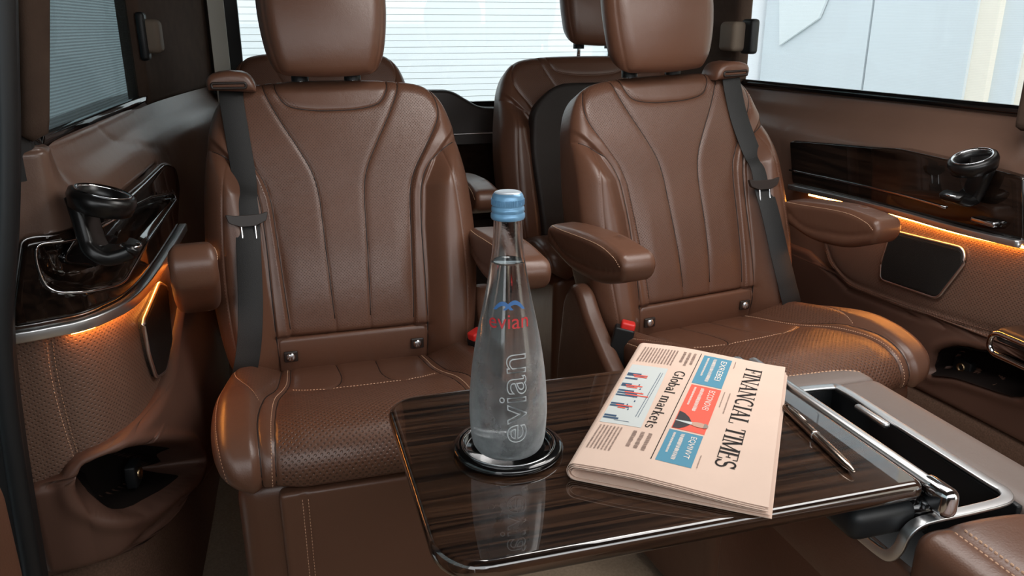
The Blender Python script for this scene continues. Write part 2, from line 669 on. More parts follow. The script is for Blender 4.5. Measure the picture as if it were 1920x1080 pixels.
def box(name, size, loc, mat, parent=None, bevel=0.004, rot=(0, 0, 0), seg=3):
    bm = bmesh.new()
    bmesh.ops.create_cube(bm, size=1, matrix=Matrix.Diagonal((*size, 1)))
    if bevel:
        bmesh.ops.bevel(bm, geom=bm.edges[:], offset=bevel, segments=seg, profile=0.5, affect='EDGES')
    from mathutils import Euler
    bm.transform(Matrix.Translation(loc) @ Euler(rot).to_matrix().to_4x4())
    me = bpy.data.meshes.new(name)
    bm.to_mesh(me)
    bm.free()
    o = link(name, me, mat, parent, smooth=bevel > 0)
    return o


def prism(name, outline, z0, z1, mat, parent=None, Mp=None, bevel=0.0, smooth=False):
    """flat solid of an outline; Mp maps (a,b,h)->xyz arrays"""
    o = np.asarray(outline, float)
    n = len(o)
    Mp = Mp or (lambda a, b, h: (a, b, h))
    lo = np.stack(Mp(o[:, 0], o[:, 1], np.full(n, z0)), -1)
    hi = np.stack(Mp(o[:, 0], o[:, 1], np.full(n, z1)), -1)
    me = bpy.data.meshes.new(name)
    F = [tuple(range(n))[::-1], tuple(range(n, 2 * n))] + [(i, (i + 1) % n, n + (i + 1) % n, n + i) for i in range(n)]
    me.from_pydata(np.concatenate([lo, hi]).tolist(), [], F)
    me.update()
    bm = bmesh.new()
    bm.from_mesh(me)
    bmesh.ops.recalc_face_normals(bm, faces=bm.faces)
    if bevel:
        ed = [e for e in bm.edges if len(e.link_faces) == 2 and any(len(f.verts) > 4 for f in e.link_faces) or n == 4]
        bmesh.ops.bevel(bm, geom=ed, offset=bevel, segments=3, profile=0.5, affect='EDGES')
    bm.to_mesh(me)
    bm.free()
    return link(name, me, mat, parent, smooth)


def trace(Mp, pts, g=(0, 0), off=(0, 0, 0)):
    """surface coordinates (s,t) of points of the photograph on a surface Mp"""
    out = []
    g = np.array(g, float)
    for (u, v) in pts:
        d = FW + RT * (u - 960) / FPX - UP * (v - 540) / FPX
        A = np.cross(d, [0.3, 0.2, 1.0])
        B = np.cross(d, A)

        def res(q):
            p = np.array([float(c) for c in Mp(np.array([q[0]]), np.array([q[1]]), np.array([0.0]))]) + off - CAM
            return np.array([p @ A, p @ B]) / np.linalg.norm(A)
        q = g.copy()
        for _ in range(25):
            r0 = res(q)
            h = 1e-4
            J = np.stack([(res(q + [h, 0]) - r0) / h, (res(q + [0, h]) - r0) / h], 1)
            try:
                st = np.linalg.solve(J, -r0)
            except np.linalg.LinAlgError:
                break
            ln = np.linalg.norm(st)
            if ln > 0.15:
                st *= 0.15 / ln
            q = q + st
            if ln < 1e-6:
                break
        out.append(tuple(q))
        g = q
    return np.array(out)


MESHCACHE = {}


def cached(name, maker, mat, parent):
    if name not in MESHCACHE:
        MESHCACHE[name] = maker()
    me = MESHCACHE[name]
    return link(name.split('|')[0], me, mat, parent)




def stitch_lines(pad, lines, mat, parent, **kw):
    for l in lines:
        link('stitching', pad.stitches([l], **kw), mat, parent)


def groove_shades(pad, lines, parent, r=0.0009, lift=0.0):
    """dark tubes standing in for the shade down in each groove"""
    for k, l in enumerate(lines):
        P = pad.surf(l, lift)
        tube('seam_shade', P, r, M['groove_shade'], parent, n=6, up=(0.3, 0.2, 1))

# ================================================================== the cabin shell
floor = box('floor', (2.5, 4.3, 0.03), (0.55, 1.2, -0.016), M['floor'], bevel=0)
tag(floor, 'sand coloured carpet on the cabin floor', kind='structure')
ceil = box('ceiling', (2.3, 3.2, 0.03), (0.55, 1.5, 1.60), M['suede'], bevel=0)
tag(ceil, 'taupe suede roof lining of the cabin', kind='structure')

wf = box('wall_front_blocker', (2.3, 0.06, 1.22), (0.55, -0.75, 0.61), M['dark_plastic'], bevel=0.02)  # unseen wall added to block low light coming in at the front
tag(wf, 'dark dashboard end of the cabin, unseen, added to block low light', kind='structure')
wd_ = box('trim_blocker', (0.05, 1.85, 0.85), (-0.66, 0.15, 0.425), M['dark_plastic'], bevel=0.02)  # unseen panel added to keep low light out on the left
tag(wd_, 'dark lower part of the left front door, unseen, added to block low light', kind='structure')

# plan curve of the left side (s equals Y at s=1.86)
_pl = cr([(-0.50, 1.235), (-0.44, 1.25), (-0.40, 1.26), (-0.36, 1.272), (-0.31, 1.304), (-0.272, 1.43), (-0.25, 1.86),
          (-0.246, 2.0), (-0.235, 2.2), (-0.19, 2.5), (-0.13, 2.82)], 14)
_ps = np.concatenate([[0], np.cumsum(np.linalg.norm(np.diff(_pl, axis=0), axis=1))])
_ps += 1.86 - np.interp(1.86, _pl[:, 1], _ps)
_pt = np.gradient(_pl, axis=0)
_pt /= np.linalg.norm(_pt, axis=1)[:, None]


def Lw(s, z, d):
    x = np.interp(s, _ps, _pl[:, 0])
    y = np.interp(s, _ps, _pl[:, 1])
    nx = np.interp(s, _ps, _pt[:, 1])
    ny = -np.interp(s, _ps, _pt[:, 0])
    return x + nx * d, y + ny * d, z + 0 * d


def Rw(s, z, d):
    x = np.interp(s, [0.0, 0.8, 1.1, 1.3, 1.6, 1.95, 2.2, 2.5, 2.82], [1.47, 1.46, 1.45, 1.435, 1.41, 1.39, 1.375, 1.33, 1.25])
    return x - d, s + 0 * d, z + 0 * d


def wallprof(z):
    return np.interp(z, [0.2, 0.60, 0.80, 0.90, 0.93, 0.96, 0.99, 1.02, 1.05], [0, 0, 0.0, 0.0, -0.004, -0.018, -0.040, -0.052, -0.056])


def onL(s, z, d=0.0):
    return np.stack(Lw(np.asarray(s, float), np.asarray(z, float) + 0 * np.asarray(s, float), d + 0 * np.asarray(s, float)), -1)


def onR(s, z, d=0.0):
    return np.stack(Rw(np.asarray(s, float), np.asarray(z, float) + 0 * np.asarray(s, float), d + 0 * np.asarray(s, float)), -1)


_WOPX = [(24, 622), (85, 610), (165, 592), (238, 538), (322, 425), (326, 350), (318, 312), (300, 304), (262, 340), (200, 388), (130, 438), (65, 442), (40, 448)]
Wl = lambda s, z, d: Lw(s, z, d + 0.012 - (z - 0.78) * 0.06)
WOL = trace(Wl, _WOPX, (1.2, 0.8))
WOL[:5, 1] = 0.784
Lm = lambda s, z, d: Lw(s, z, d + 0.012)
POL = trace(Lm, [(131, 905), (138, 868), (178, 845), (228, 831), (272, 828), (312, 838), (332, 866), (326, 890), (286, 935), (240, 968), (200, 964), (148, 942)], (1.3, 0.5))
POR = trace(Rw, [(1748, 690), (1760, 655), (1800, 645), (1935, 672), (1935, 750), (1895, 738), (1800, 706), (1752, 702)], (1.4, 0.5))

# ---- left wall (shoulder trim down to the carpet)
seamL = cr(trace(Lw, [(213, 219), (243, 228), (262, 262), (300, 275), (322, 292), (330, 400)], (1.9, 1.0)), 8)
wl = Pad(rrect(1.10, 2.80, 0.30, 1.032, 0.01), Lw, thick=0.17, R=0.008,
         bulge=lambda s, z: np.where(np.minimum(sdf(WOL, s, z), sdf(POL, s, z)) < -0.006, -0.15, wallprof(z) * sst(s, 1.27, 1.36) - 0.004),
         seams=[(seamL, 0.003, 0.0022)], res=0.008)
tag(wl.build('wall_left', M['leather_trim']), 'brown leather shoulder trim of the left cabin side', kind='structure')
cl = Pad(rrect(1.12, 2.80, 0.0, 0.345, 0.01), lambda s, z, d: Lw(s, z, d + 0.008), thick=0.03, R=0.006, res=0.03)
tag(cl.build('baseboard_left', M['carpet']), 'brown carpeted foot of the left side', kind='structure')

# ---- right wall
seamR = cr(trace(Rw, [(1522, 185), (1508, 214), (1465, 240), (1461, 300)], (1.9, 0.98)), 8)
wr = Pad(rrect(0.10, 2.80, 0.30, 1.035, 0.01), Rw, thick=0.12, R=0.008,
         bulge=lambda s, z: np.where(sdf(POR, s, z) < -0.006, -0.10, 1.45 * wallprof(z + 0.008) * sst(s, 1.20, 1.34) - 0.002),
         seams=[(seamR, 0.003, 0.0022)], res=0.009)
tag(wr.build('wall_right', M['leather_trim']), 'brown leather shoulder trim of the right cabin side', kind='structure')
cr_ = Pad(rrect(0.10, 2.80, 0.0, 0.37, 0.01), lambda s, z, d: Rw(s, z, d + 0.005), thick=0.03, R=0.006, res=0.03)
tag(cr_.build('baseboard_right', M['carpet']), 'brown carpeted foot of the right side', kind='structure')


# ---- pillars
def pillar(name, Mp, s0, s1, z0, z1, d, mat, label):
    p = Pad(rrect(s0, s1, z0, z1, 0.012), lambda s, z, q: Mp(s, z, q + d), thick=0.05, R=0.012, res=0.02)
    return tag(p.build(name, mat), label, kind='structure')


_p1 = trace(lambda s, z, d: Lw(s, z, d + 0.004), [(36, -90), (36, 0), (35, 268), (70, 268), (100, 256), (101, 0), (101, -90)], (1.25, 1.1))
_p1 = rounded(_p1, 0.01, 4)
_p1 = Pad(_p1, lambda s, z, q: Lw(s, z, q + 0.004), thick=0.05, R=0.012, res=0.02)
tag(_p1.build('trim_1', M['suede']), 'taupe suede pillar in front of the left window', kind='structure')
pillar('trim_2', Lw, 2.12, 2.83, 1.018, 1.60, -0.045, M['suede'], 'taupe suede rear pillar behind the left window')
pillar('trim_3', Rw, 2.285, 2.80, 1.03, 1.60, -0.035, M['suede'], 'taupe suede rear pillar beside the right window')
pillar('trim_4', Rw, 0.10, 1.285, 1.00, 1.60, 0.004, M['suede'], 'taupe suede pillar in front of the right window')
t5 = prism('trim_5', rrect(0, 0.10, 0.2, 1.6, 0.01), 0, 0.03, M['white_strip'],
           Mp=lambda a, b, h: (-0.172 + a * 0.46, 2.79 + a * 0.3 - h, b))
tag(t5, 'pale grey strip beside the rear window', kind='structure')

# door seal and dark door gap at the left edge
_ed = []
for (u, v) in [(30, -160), (30, 0), (36, 270), (33, 450), (24, 600), (30, 720), (50, 880), (82, 1080), (100, 1180)]:
    d_ = FW + RT * (u - 960) / FPX - UP * (v - 540) / FPX
    q_ = CAM + d_ * (1.13 / d_[1])
    _ed.append((q_[0], q_[2]))
_ed = cr(_ed, 8)
gap = prism('trim_6', np.concatenate([_ed - [0.014, 0], [(-0.85, _ed[-1, 1]), (-0.85, _ed[0, 1])]]), 0.0, 0.06, M['black'], Mp=lambda a, b, h: (a, 1.135 + h, b))
tag(gap, 'black door frame at the left edge', kind='structure')
seal = tube('door_seal', np.stack([_ed[:, 0] - 0.013, 0 * _ed[:, 0] + 1.13, _ed[:, 1]], -1), 0.013, M['black'])
tag(seal, 'black rubber door seal running down the left edge', 'door seal')

gap2 = prism('trim_10', [(-0.80, 1.20), (-0.42, 1.215), (-0.368, 1.258), (-0.340, 1.292), (-0.345, 1.33), (-0.80, 1.35)], 0.99, 1.62, M['black'])
tag(gap2, 'black upper door frame at the left edge', kind='structure')

# ---- side windows
def wframe(pts, Mp, d, wd=0.018, dp=0.02):
    P = np.array([[float(c) for c in Mp(np.array([s]), np.array([z]), np.array([d]))] for s, z in pts])
    return P


def side_window(n, Mp, s0, s1, z0, z1, d, mat, sgn):
    win = empty('window_%d' % n, tuple(float(c) for c in Mp(np.array([(s0 + s1) / 2]), np.array([z0]), np.array([d]))))
    ol = rrect(s0, s1, z0, z1, 0.025, 6)
    P = np.stack(Mp(ol[:, 0], ol[:, 1], np.full(len(ol), d)), -1) - np.array(win.location)
    fr = sweep('window_seal', P, [(-0.012, -0.010), (0.006, -0.010), (0.010, -0.004), (0.010, 0.008), (-0.012, 0.012)], M['black_gloss'], win,
               closed=True, up=(1, 0, 0.0))
    loc = np.array(win.location)
    gp = Pad(rrect(s0, s1, z0, z1, 0.02), lambda s, z, q: tuple(a - b for a, b in zip(Mp(s, z, q + d - 0.006), loc)), thick=0.004, R=0.0005, res=0.05)
    gp.build('pane', mat, win)
    return win


wL = side_window(1, Lw, 1.31, 2.145, 1.030, 1.60, -0.062, M['pane_mesh'], 1)
tag(wL, kind='structure')
wR = side_window(2, Rw, 1.285, 2.33, 1.030, 1.60, -0.078, M['pane_mesh_light'], -1)
tag(wR, kind='structure')

# ---- tailgate, rear window
YR = 2.86
gate_top = [(1.36, 0.20), (1.36, 1.0), (1.20, 0.985), (1.10, 0.985), (1.03, 0.94), (0.90, 0.925), (0.80, 0.924), (0.71, 0.928), (0.655, 0.955),
            (0.60, 0.984), (0.52, 0.990), (0.2, 0.992), (-0.16, 0.992), (-0.22, 0.98), (-0.22, 0.20)]
gt = cr(gate_top[1:14], 6)
wrear = prism('wall_rear', np.concatenate([[(1.36, 0.2)], gt, [(-0.22, 0.2)]]), 0, 0.05, M['dark_plastic'],
              Mp=lambda a, b, h: (a, YR - h, b), bevel=0.012, smooth=True)
tag(wrear, 'dark brown lower trim of the tailgate', kind='structure')
tg = sweep('trim_7', [(x, YR - 0.052, 0.835) for x in np.linspace(0.2, 1.2, 12)], circ(0.004, 8), M['alu'])
tag(tg, 'thin bright strip across the tailgate trim', kind='structure')
gw = prism('trim_8', rrect(0.2, 1.2, 0.52, 0.80, 0.02), 0.052, 0.062, M['wood_dark'], Mp=lambda a, b, h: (a, YR - h, b))
tag(gw, 'dark wood inlay of the tailgate trim', kind='structure')
t11 = box('trim_11', (0.20, 0.03, 0.70), (-0.187, 2.858, 1.28), M['black'], bevel=0.004)
tag(t11, 'black frame beside the rear window', kind='structure')
w3 = empty('window_3', (0.55, YR + 0.03, 0.93))
tag(w3, kind='structure')
prism('pane', rrect(-0.68, 0.80, -0.05, 0.70, 0.03), 0, 0.004, M['pane'], w3, Mp=lambda a, b, h: (a, h, b))
ol = rrect(-0.665, 0.70, -0.005, 0.72, 0.04)
sweep('window_seal', np.stack([ol[:, 0], 0 * ol[:, 0] - 0.01, ol[:, 1]], -1), [(-0.022, -0.01), (0.016, -0.01), (0.018, 0.01), (-0.022, 0.01)],
      M['black_gloss'], w3, closed=True, up=(0, 1, 0))
M['heat'] = plain('heating_wire', srgb(150, 158, 160), 0.5)
V, F = [], []
for i in range(22):
    z = 0.03 + i * 0.0215
    k = len(V)
    for (x, y, zz) in ((-0.64, -0.002, z - 0.0006), (0.68, -0.002, z - 0.0006), (0.68, -0.002, z + 0.0006), (-0.64, -0.002, z + 0.0006)):
        V.append((x, y, zz))
    for (x, y, zz) in V[k:k + 4]:
        V.append((x, y - 0.0006, zz))
    F += [(k, k + 3, k + 2, k + 1), (k + 4, k + 5, k + 6, k + 7), (k, k + 1, k + 5, k + 4), (k + 2, k + 3, k + 7, k + 6)]
link('heating_wires', mesh_np('heating_wires', V, F), M['heat'], w3, smooth=False)


# ---- outside
M['ground'] = plain('pale_concrete', srgb(205, 208, 208), 0.9)
M['door_white'] = plain('white_cladding', srgb(252, 253, 254), 0.8)
M['panel_blue'] = plain('pale_blue_cladding', srgb(226, 233, 236), 0.7, var=0.03, vscale=1.5)
M['panel_white'] = plain('bright_cladding', srgb(240, 246, 246), 0.7)
M['cream'] = plain('cream_render', srgb(255, 246, 230), 0.8)
M['curtain'] = plain('grey_sheeting', srgb(160, 176, 180), 0.8, var=0.1, vscale=4)
M['dark_line'] = plain('dark_joint', srgb(60, 75, 82), 0.8)
g = box('ground', (40, 40, 0.1), (0, 0, -0.55), M['ground'], bevel=0)
tag(g, 'pale concrete outside the van', kind='structure')

rd = empty('cladding_wall', (0.8, 6.5, -0.5))
tag(rd, 'white clad wall seen through the rear window', 'wall')
box('cladding', (14, 0.1, 7), (0, 0.05, 3.5), M['door_white'], rd, bevel=0)
box('joint', (0.02, 0.02, 7), (1.95, -0.005, 3.5), plain('pale_joint', srgb(205, 215, 220), 0.8), rd, bevel=0)


rb = empty('panelled_building', (4.2, 4.0, -0.5))
tag(rb, 'pale blue panelled building seen through the right window', 'building')


def facade_R(name, y0, y1, mat, dx=0.0, z0=0, z1=6.5):
    return box(name, (0.2, y1 - y0, z1 - z0), (dx + 0.1, (y0 + y1) / 2, (z0 + z1) / 2), mat, rb, bevel=0)


# facade plane x = 4.2; world y ranges follow
def yb(u, v, X=4.2):
    d = FW + RT * (u - 960) / FPX - UP * (v - 540) / FPX
    return float((d * (X / d[0]))[1])


yA, yB, yC, yD, yE = yb(1392, 80), yb(1625, 100), yb(1812, 150), yb(1845, 150), yb(1880, 200)
facade_R('panel', yC - 4.0 + 0.015, yB - 4.0 - 0.012, M['panel_blue'])
facade_R('panel', yB - 4.0 + 0.012, min(yA - 4.0 + 1.0, 2.44), M['panel_blue'])
facade_R('joint', yB - 4.0 - 0.012, yB - 4.0 + 0.012, M['dark_line'], dx=0.03)
facade_R('render_strip', yD - 4.0, yC - 4.0 + 0.015, M['cream'], dx=0.02)
facade_R('panel', yE - 4.0, yD - 4.0, M['panel_blue'], dx=0.06)
facade_R('render_strip', -8, yE - 4.0, M['cream'], dx=0.08)
# white sheet hanging on the facade
sh = []
for (u, v) in [(1464, -60), (1464, 85), (1538, 34), (1552, 0), (1575, -60)]:
    d_ = FW + RT * (u - 960) / FPX - UP * (v - 540) / FPX
    q_ = CAM + d_ * (4.19 / d_[0])
    sh.append((q_[1], q_[2]))
sh = np.array(sh)
prism('sheet', np.stack([sh[:, 0] - 4.0, sh[:, 1] + 0.5], -1), 0.0, 0.02, M['panel_white'], rb, Mp=lambda a, b, h: (-0.005 - h, a, b))

lc = empty('grey_sheeting', (-2.3, 6.0, -0.5))
tag(lc, 'grey pleated sheeting seen through the left window', 'curtain')
V, F = [], []
ys = np.linspace(-8, 0.2, 300)
xs = 0.10 * np.sin(ys * 6.0) + 0.06 * np.sin(ys * 14.3 + 1) + 0.05 * np.sin(ys * 3.1)
for y, x in zip(ys, xs):
    V += [(x, y, 0), (x, y, 6)]
F = [(2 * i, 2 * i + 1, 2 * i + 3, 2 * i + 2) for i in range(len(ys) - 1)]
link('sheet', mesh_np('sheet', V, F), M['curtain'], lc)


# ================================================================== side panels
def poly_on(Mp, pts, g, r=0.012):
    return rounded(trace(Mp, pts, g), r, 6)


def side_speaker(parent, ol, Mp, base):
    ctr = ol.mean(0)
    sc = lambda f, e=0: ctr + (ol - ctr) * f
    p = Pad(ol, lambda s, z, d: Mp(s, z, d + base), thick=0.02, R=0.006, res=0.004, bulge=lambda x, t: 0.010 + 0 * x)
    sp = p.build('speaker_cover', M['mesh'], parent)
    P = np.stack(Mp(ol[:, 0], ol[:, 1], np.full(len(ol), base + 0.006)), -1)
    tube('speaker_rim', P, 0.0035, M['alu'], sp, closed=True, n=8)
    return sp


# ---------------- left
LP = empty('side_panel', (0, 0, 0))
tag(LP, 'left side panel with dark wood tray, amber strip, speaker and low pocket', 'side panel')
vseam = cr(trace(Lw, [(90, 636), (97, 690), (115, 770), (145, 866)], (1.27, 0.75)), 8)
bseam = cr(trace(Lw, [(145, 864), (200, 840), (250, 800), (272, 765), (300, 690), (320, 600)], (1.29, 0.55)), 8)
up = Pad(rrect(1.165, 1.885, 0.42, 0.772, 0.01), Lw, thick=0.145, R=0.006,
         bulge=lambda s, z: np.where(sdf(POL, s, z) < -0.002, -0.13, 0.014 + 0.006 * sst(s, 1.3, 1.5) + 0 * z), seams=[(vseam, 0.004, 0.003), (bseam, 0.004, 0.003)], res=0.0045,
         perf=lambda s, z: np.ones(s.shape))
upo = up.build('upholstery', M['leather_trim'], LP)
stitch_lines(up, [offs(vseam, 0.004), offs(vseam, -0.004), offs(bseam, 0.005), offs(bseam, 0.009)], M['stitch'], upo)

M['lining'] = plain('painted_pocket_shade', srgb(26, 20, 18), 0.9, spec=0.1)  # near-black colour painted in for the shade inside the pockets
# lower moulding with map pocket
Lm = lambda s, z, d: Lw(s, z, d + 0.012)
mo = trace(Lm, [(84, 1072), (44, 905), (108, 897), (122, 868), (150, 846), (200, 822), (247, 793), (270, 762), (300, 690), (322, 590), (330, 545),
                (372, 560), (392, 640), (396, 760), (388, 838), (345, 900), (300, 940), (246, 1004), (225, 1034), (170, 1052)], (1.2, 0.5))
mo = rounded(mo, 0.02, 4)
po = rounded(trace(Lm, [(131, 905), (138, 868), (178, 845), (228, 831), (272, 828), (312, 838), (332, 866), (326, 890), (286, 935), (240, 968), (200, 964), (148, 942)], (1.3, 0.5)), 0.02, 5)
po_sdf = lambda s, z: sdf(po, s, z)


def mobulge(s, z):
    d = 0.022 + 0.03 * sst(s, 1.28, 1.5) * (1 - sst(z, 0.45, 0.62))
    q = po_sdf(s, z)
    return d - 0.125 * sst(-q, 0.0, 0.014) + 0.006 * np.exp(-((q - 0.008) / 0.010) ** 2)


mp = Pad(mo, Lm, thick=0.12, R=0.016, Rb=0.01, bulge=mobulge, res=0.0035)
mpo = mp.build('lower_moulding', plain('brown_soft_plastic', srgb(92, 66, 55), 0.5, spec=0.35), LP)
_pc = po.mean(0)
Pad(_pc + (po - _pc) * 0.90, Lm, thick=0.004, R=0.0005, Rb=0.0005, bulge=lambda s, z: mobulge(s, z) + 0.008, res=0.003).build('pocket_shade', M['lining'], mpo)  # dark sheet standing in for shade in the left pocket
sk = trace(Lm, [(296, 884)], (1.5, 0.45))[0]
skt = empty('socket', tuple(onL(sk[0], sk[1], -0.030)))
skt.parent = mpo
_nx = onL(sk[0], sk[1], 0.1) - onL(sk[0], sk[1], 0.0)
q = Vector(_nx).to_track_quat('Z', 'Y')
skt.rotation_euler = q.to_euler()
b1 = box('socket_plate', (0.040, 0.044, 0.02), (0, 0, 0.0), M['black'], skt, bevel=0.004)
lathe('socket_ring', [(0.0, 0.009), (0.006, 0.009), (0.007, 0.013), (0.011, 0.013), (0.011, 0.009)], plain('brass', (0.6, 0.45, 0.25, 1), 0.3, metal=1), skt, n=24)

# chrome strip and amber light below the wood
S = np.linspace(1.165, 1.875, 60)
sweep('chrome_strip', onL(S, 0.772, 0.0285), rrect(-0.0085, 0.0085, -0.009, 0.009, 0.003, 3), M['alu'], LP, up=(0, 0, 1))
S = np.linspace(1.262, 1.87, 60)
sweep('light_strip', onL(S, 0.7605, 0.0235), rrect(-0.0025, 0.0025, -0.0015, 0.0015, 0.001, 2), M['led'], LP)

wo = rounded(WOL, [0.012] * 5 + [0.05, 0.05, 0.05] + [0.02] * 5, 6)
tr_ = rounded(trace(Wl, [(62, 452), (66, 500), (88, 540), (150, 545), (212, 532), (262, 450), (318, 374), (312, 362), (268, 370), (225, 390), (180, 420), (130, 446)], (1.2, 0.9)), [0.02] * 6 + [0.04, 0.04] + [0.03] * 4, 6)
wp = Pad(wo, Wl, thick=0.05, R=0.008, res=0.004, bulge=lambda s, z: 0.014 - 0.045 * sst(-sdf(tr_, s, z), 0.0, 0.022))
wpo = wp.build('wood_tray', M['wood_dark'], LP)
tr3 = np.stack(Wl(tr_[:, 0], tr_[:, 1], np.full(len(tr_), 0.0145)), -1)
tube('tray_rim', tr3, 0.0022, M['chrome'], wpo, closed=True, n=8)
we = [p for p in wo if p[1] > 0.80]
tube('panel_rim', np.stack(Wl(wo[:, 0], wo[:, 1], np.full(len(wo), 0.006)), -1), 0.0016, M['alu'], wpo, closed=True, n=8)

spL = rounded(trace(Lw, [(237, 603), (270, 532), (285, 540), (294, 640), (281, 698), (264, 710), (250, 668)], (1.4, 0.7)), 0.012, 5)
side_speaker(LP, spL, Lw, 0.020)


M['holder'] = plain('satin_black_plastic', srgb(18, 17, 17), 0.3)


def cup_holder(parent, ring_c, r, tilt, base_c, side, zr=0.0):
    ch = empty('cup_holder', tuple(ring_c))
    ch.parent = parent
    R_ = Matrix.Rotation(tilt, 3, 'Y')
    prof = [(r - 0.011, 0.010), (r - 0.004, 0.012), (r + 0.003, 0.009), (r + 0.005, 0.0), (r + 0.001, -0.016), (r - 0.007, -0.020), (r - 0.011, -0.010)]
    o = lathe('ring', prof, M['holder'], ch, n=48, closed=True)
    o.data.transform(R_.to_4x4())
    o2 = lathe('ring_trim', [(r - 0.010, 0.0105), (r - 0.005, 0.0135), (r - 0.003, 0.0125), (r - 0.009, 0.0095)], M['chrome'], ch, n=48, closed=True)
    o2.data.transform(R_.to_4x4())
    b = Vector(base_c) - Vector(ring_c)
    a = R_ @ Vector((-side * r * 0.72, 0, -0.012))
    pts = [a + Vector((0, 0.008, 0.006)), a + Vector((side * 0.006, 0, -0.02)), a.lerp(b, 0.6) + Vector((-side * 0.004, 0, -0.01)), b + Vector((-side * 0.008, 0, 0.006)),
           b + Vector((side * 0.012, 0, 0.0)), b + Vector((side * 0.036, 0, 0.006)), b + Vector((side * 0.042, 0, 0.014))]
    sweep('stem', cr([tuple(p) for p in pts], 8), rrect(-0.027, 0.027, -0.011, 0.011, 0.008, 4), M['holder'], ch, up=(0.7 * side, 0, 0.7))
    tb = [b + Vector((side * 0.036, 0.0, 0.012))]
    lathe('foot_ring', [(0.010, 0.0), (0.014, 0.003), (0.017, 0.0), (0.014, -0.003)], M['chrome'], ch, n=24, loc=tuple(tb[0]), closed=True)
    return ch


cup_holder(LP, (-0.258, 1.285, 0.957), 0.043, radians(17), (-0.262, 1.265, 0.876), 1)
pl_ = Pad(rounded(trace(Wl, [(134, 490), (170, 435), (250, 440), (238, 475), (210, 500), (150, 498)], (1.3, 0.88)), 0.006, 4),
          lambda s, z, d: Wl(s, z, d - 0.028), thick=0.02, R=0.004, res=0.004, bulge=lambda x, t: 0.006 + 0 * x)
pl_.build('holder_plate', M['black_gloss'], LP)

# ---------------- right
RP = empty('side_panel', (0, 0, 0))
tag(RP, 'right side panel with long dark wood inlay, amber strip and square speaker', 'side panel')
sR = cr(trace(Rw, [(1560, 462), (1572, 492), (1600, 523), (1650, 545), (1720, 570), (1800, 595), (1870, 615), (1935, 625)], (1.8, 0.65)), 8)
lowR = trace(Rw, [(1545, 372), (1548, 440), (1560, 492), (1600, 538), (1700, 578), (1800, 607), (1935, 640)], (1.8, 0.75))
upR = np.concatenate([lowR, [(0.9, lowR[-1, 1] - 0.02), (0.9, 0.785), (1.5, 0.785)]])
up2 = Pad(upR, Rw, thick=0.02, R=0.008, bulge=lambda s, z: 0.016 + 0 * s, seams=[(sR, 0.004, 0.003)], res=0.0055, perf=lambda s, z: sst(-s, -1.62, -1.5))
upo = up2.build('upholstery', M['leather_trim'], RP)
stitch_lines(up2, [offs(sR, 0.005), offs(sR, 0.010)], M['stitch_dark'], upo)
# lower moulding and pocket
mo = trace(Rw, [(1520, 470), (1600, 545), (1700, 585), (1800, 612), (1935, 650)], (1.8, 0.65))
mo = np.concatenate([mo, [(0.9, mo[-1, 1] - 0.03), (0.9, 0.37), (1.42, 0.375), (2.02, 0.375), (2.02, mo[0, 1])]])
po2 = rounded(trace(Rw, [(1748, 690), (1760, 655), (1800, 645), (1935, 672), (1935, 750), (1895, 738), (1800, 706), (1752, 702)], (1.4, 0.5)), 0.02, 4)
mp2 = Pad(mo, Rw, thick=0.03, R=0.012, bulge=lambda s, z: 0.012 - 0.075 * sst(-sdf(po2, s, z), 0, 0.014) + 0.006 * np.exp(-((sdf(po2, s, z) - 0.01) / 0.01) ** 2), res=0.006)
mpo2 = mp2.build('lower_moulding', bpy.data.materials['brown_soft_plastic'], RP)
_pc = po2.mean(0)
Pad(_pc + (po2 - _pc) * 0.95, Rw, thick=0.004, R=0.0005, Rb=0.0005, bulge=lambda s, z: mp2.b(s, z) + 0.008, res=0.004).build('pocket_shade', M['lining'], mpo2)  # dark sheet standing in for shade in the right pocket
sk = trace(Rw, [(1782, 692)], (1.35, 0.45))[0]
skt = empty('socket', tuple(onR(sk[0], sk[1], -0.040)))
skt.parent = mpo2
skt.rotation_euler = (0, -pi / 2, 0)
box('socket_plate', (0.036, 0.05, 0.02), (0, 0, 0.0), M['black'], skt, bevel=0.004)
lathe('socket_ring', [(0.0, 0.009), (0.006, 0.009), (0.007, 0.013), (0.011, 0.013), (0.011, 0.009)], bpy.data.materials['brass'], skt, n=24)
# wood inlay
wo = rounded(trace(Rw, [(1492, 262), (1700, 278), (1935, 330), (1935, 452), (1700, 394), (1497, 344)], (1.9, 0.9)), [0.012, 0.001, 0.001, 0.001, 0.001, 0.012], 5)
wo = wo[np.argsort(0 * wo[:, 0])]
wp = Pad(wo, Rw, thick=0.02, R=0.005, res=0.006, bulge=lambda s, z: 0.022 - 0.010 * sst(np.abs(z - (0.872 + (1.9 - s) * 0.002)) - 0.0, 0.03, 0.0) * 0)
wpo = wp.build('wood_inlay', M['wood_dark'], RP)
ln = trace(Rw, [(1494, 318), (1600, 340), (1700, 363), (1790, 388)], (1.9, 0.82))
sweep('chrome_line', cr(onR(ln[:, 0], ln[:, 1], 0.024), 6), rrect(-0.002, 0.002, -0.0025, 0.0025, 0.001, 2), M['chrome'], wpo)
ln = trace(Rw, [(1498, 349), (1600, 371), (1700, 396), (1800, 424), (1880, 444), (1935, 456)], (1.9, 0.82))
sweep('chrome_strip', cr(onR(ln[:, 0], ln[:, 1], 0.027), 6), rrect(-0.010, 0.010, -0.007, 0.007, 0.002, 3), M['alu'], RP)
ln = trace(Rw, [(1530, 367), (1600, 383), (1700, 408), (1800, 436), (1880, 455), (1935, 466)], (1.9, 0.82))
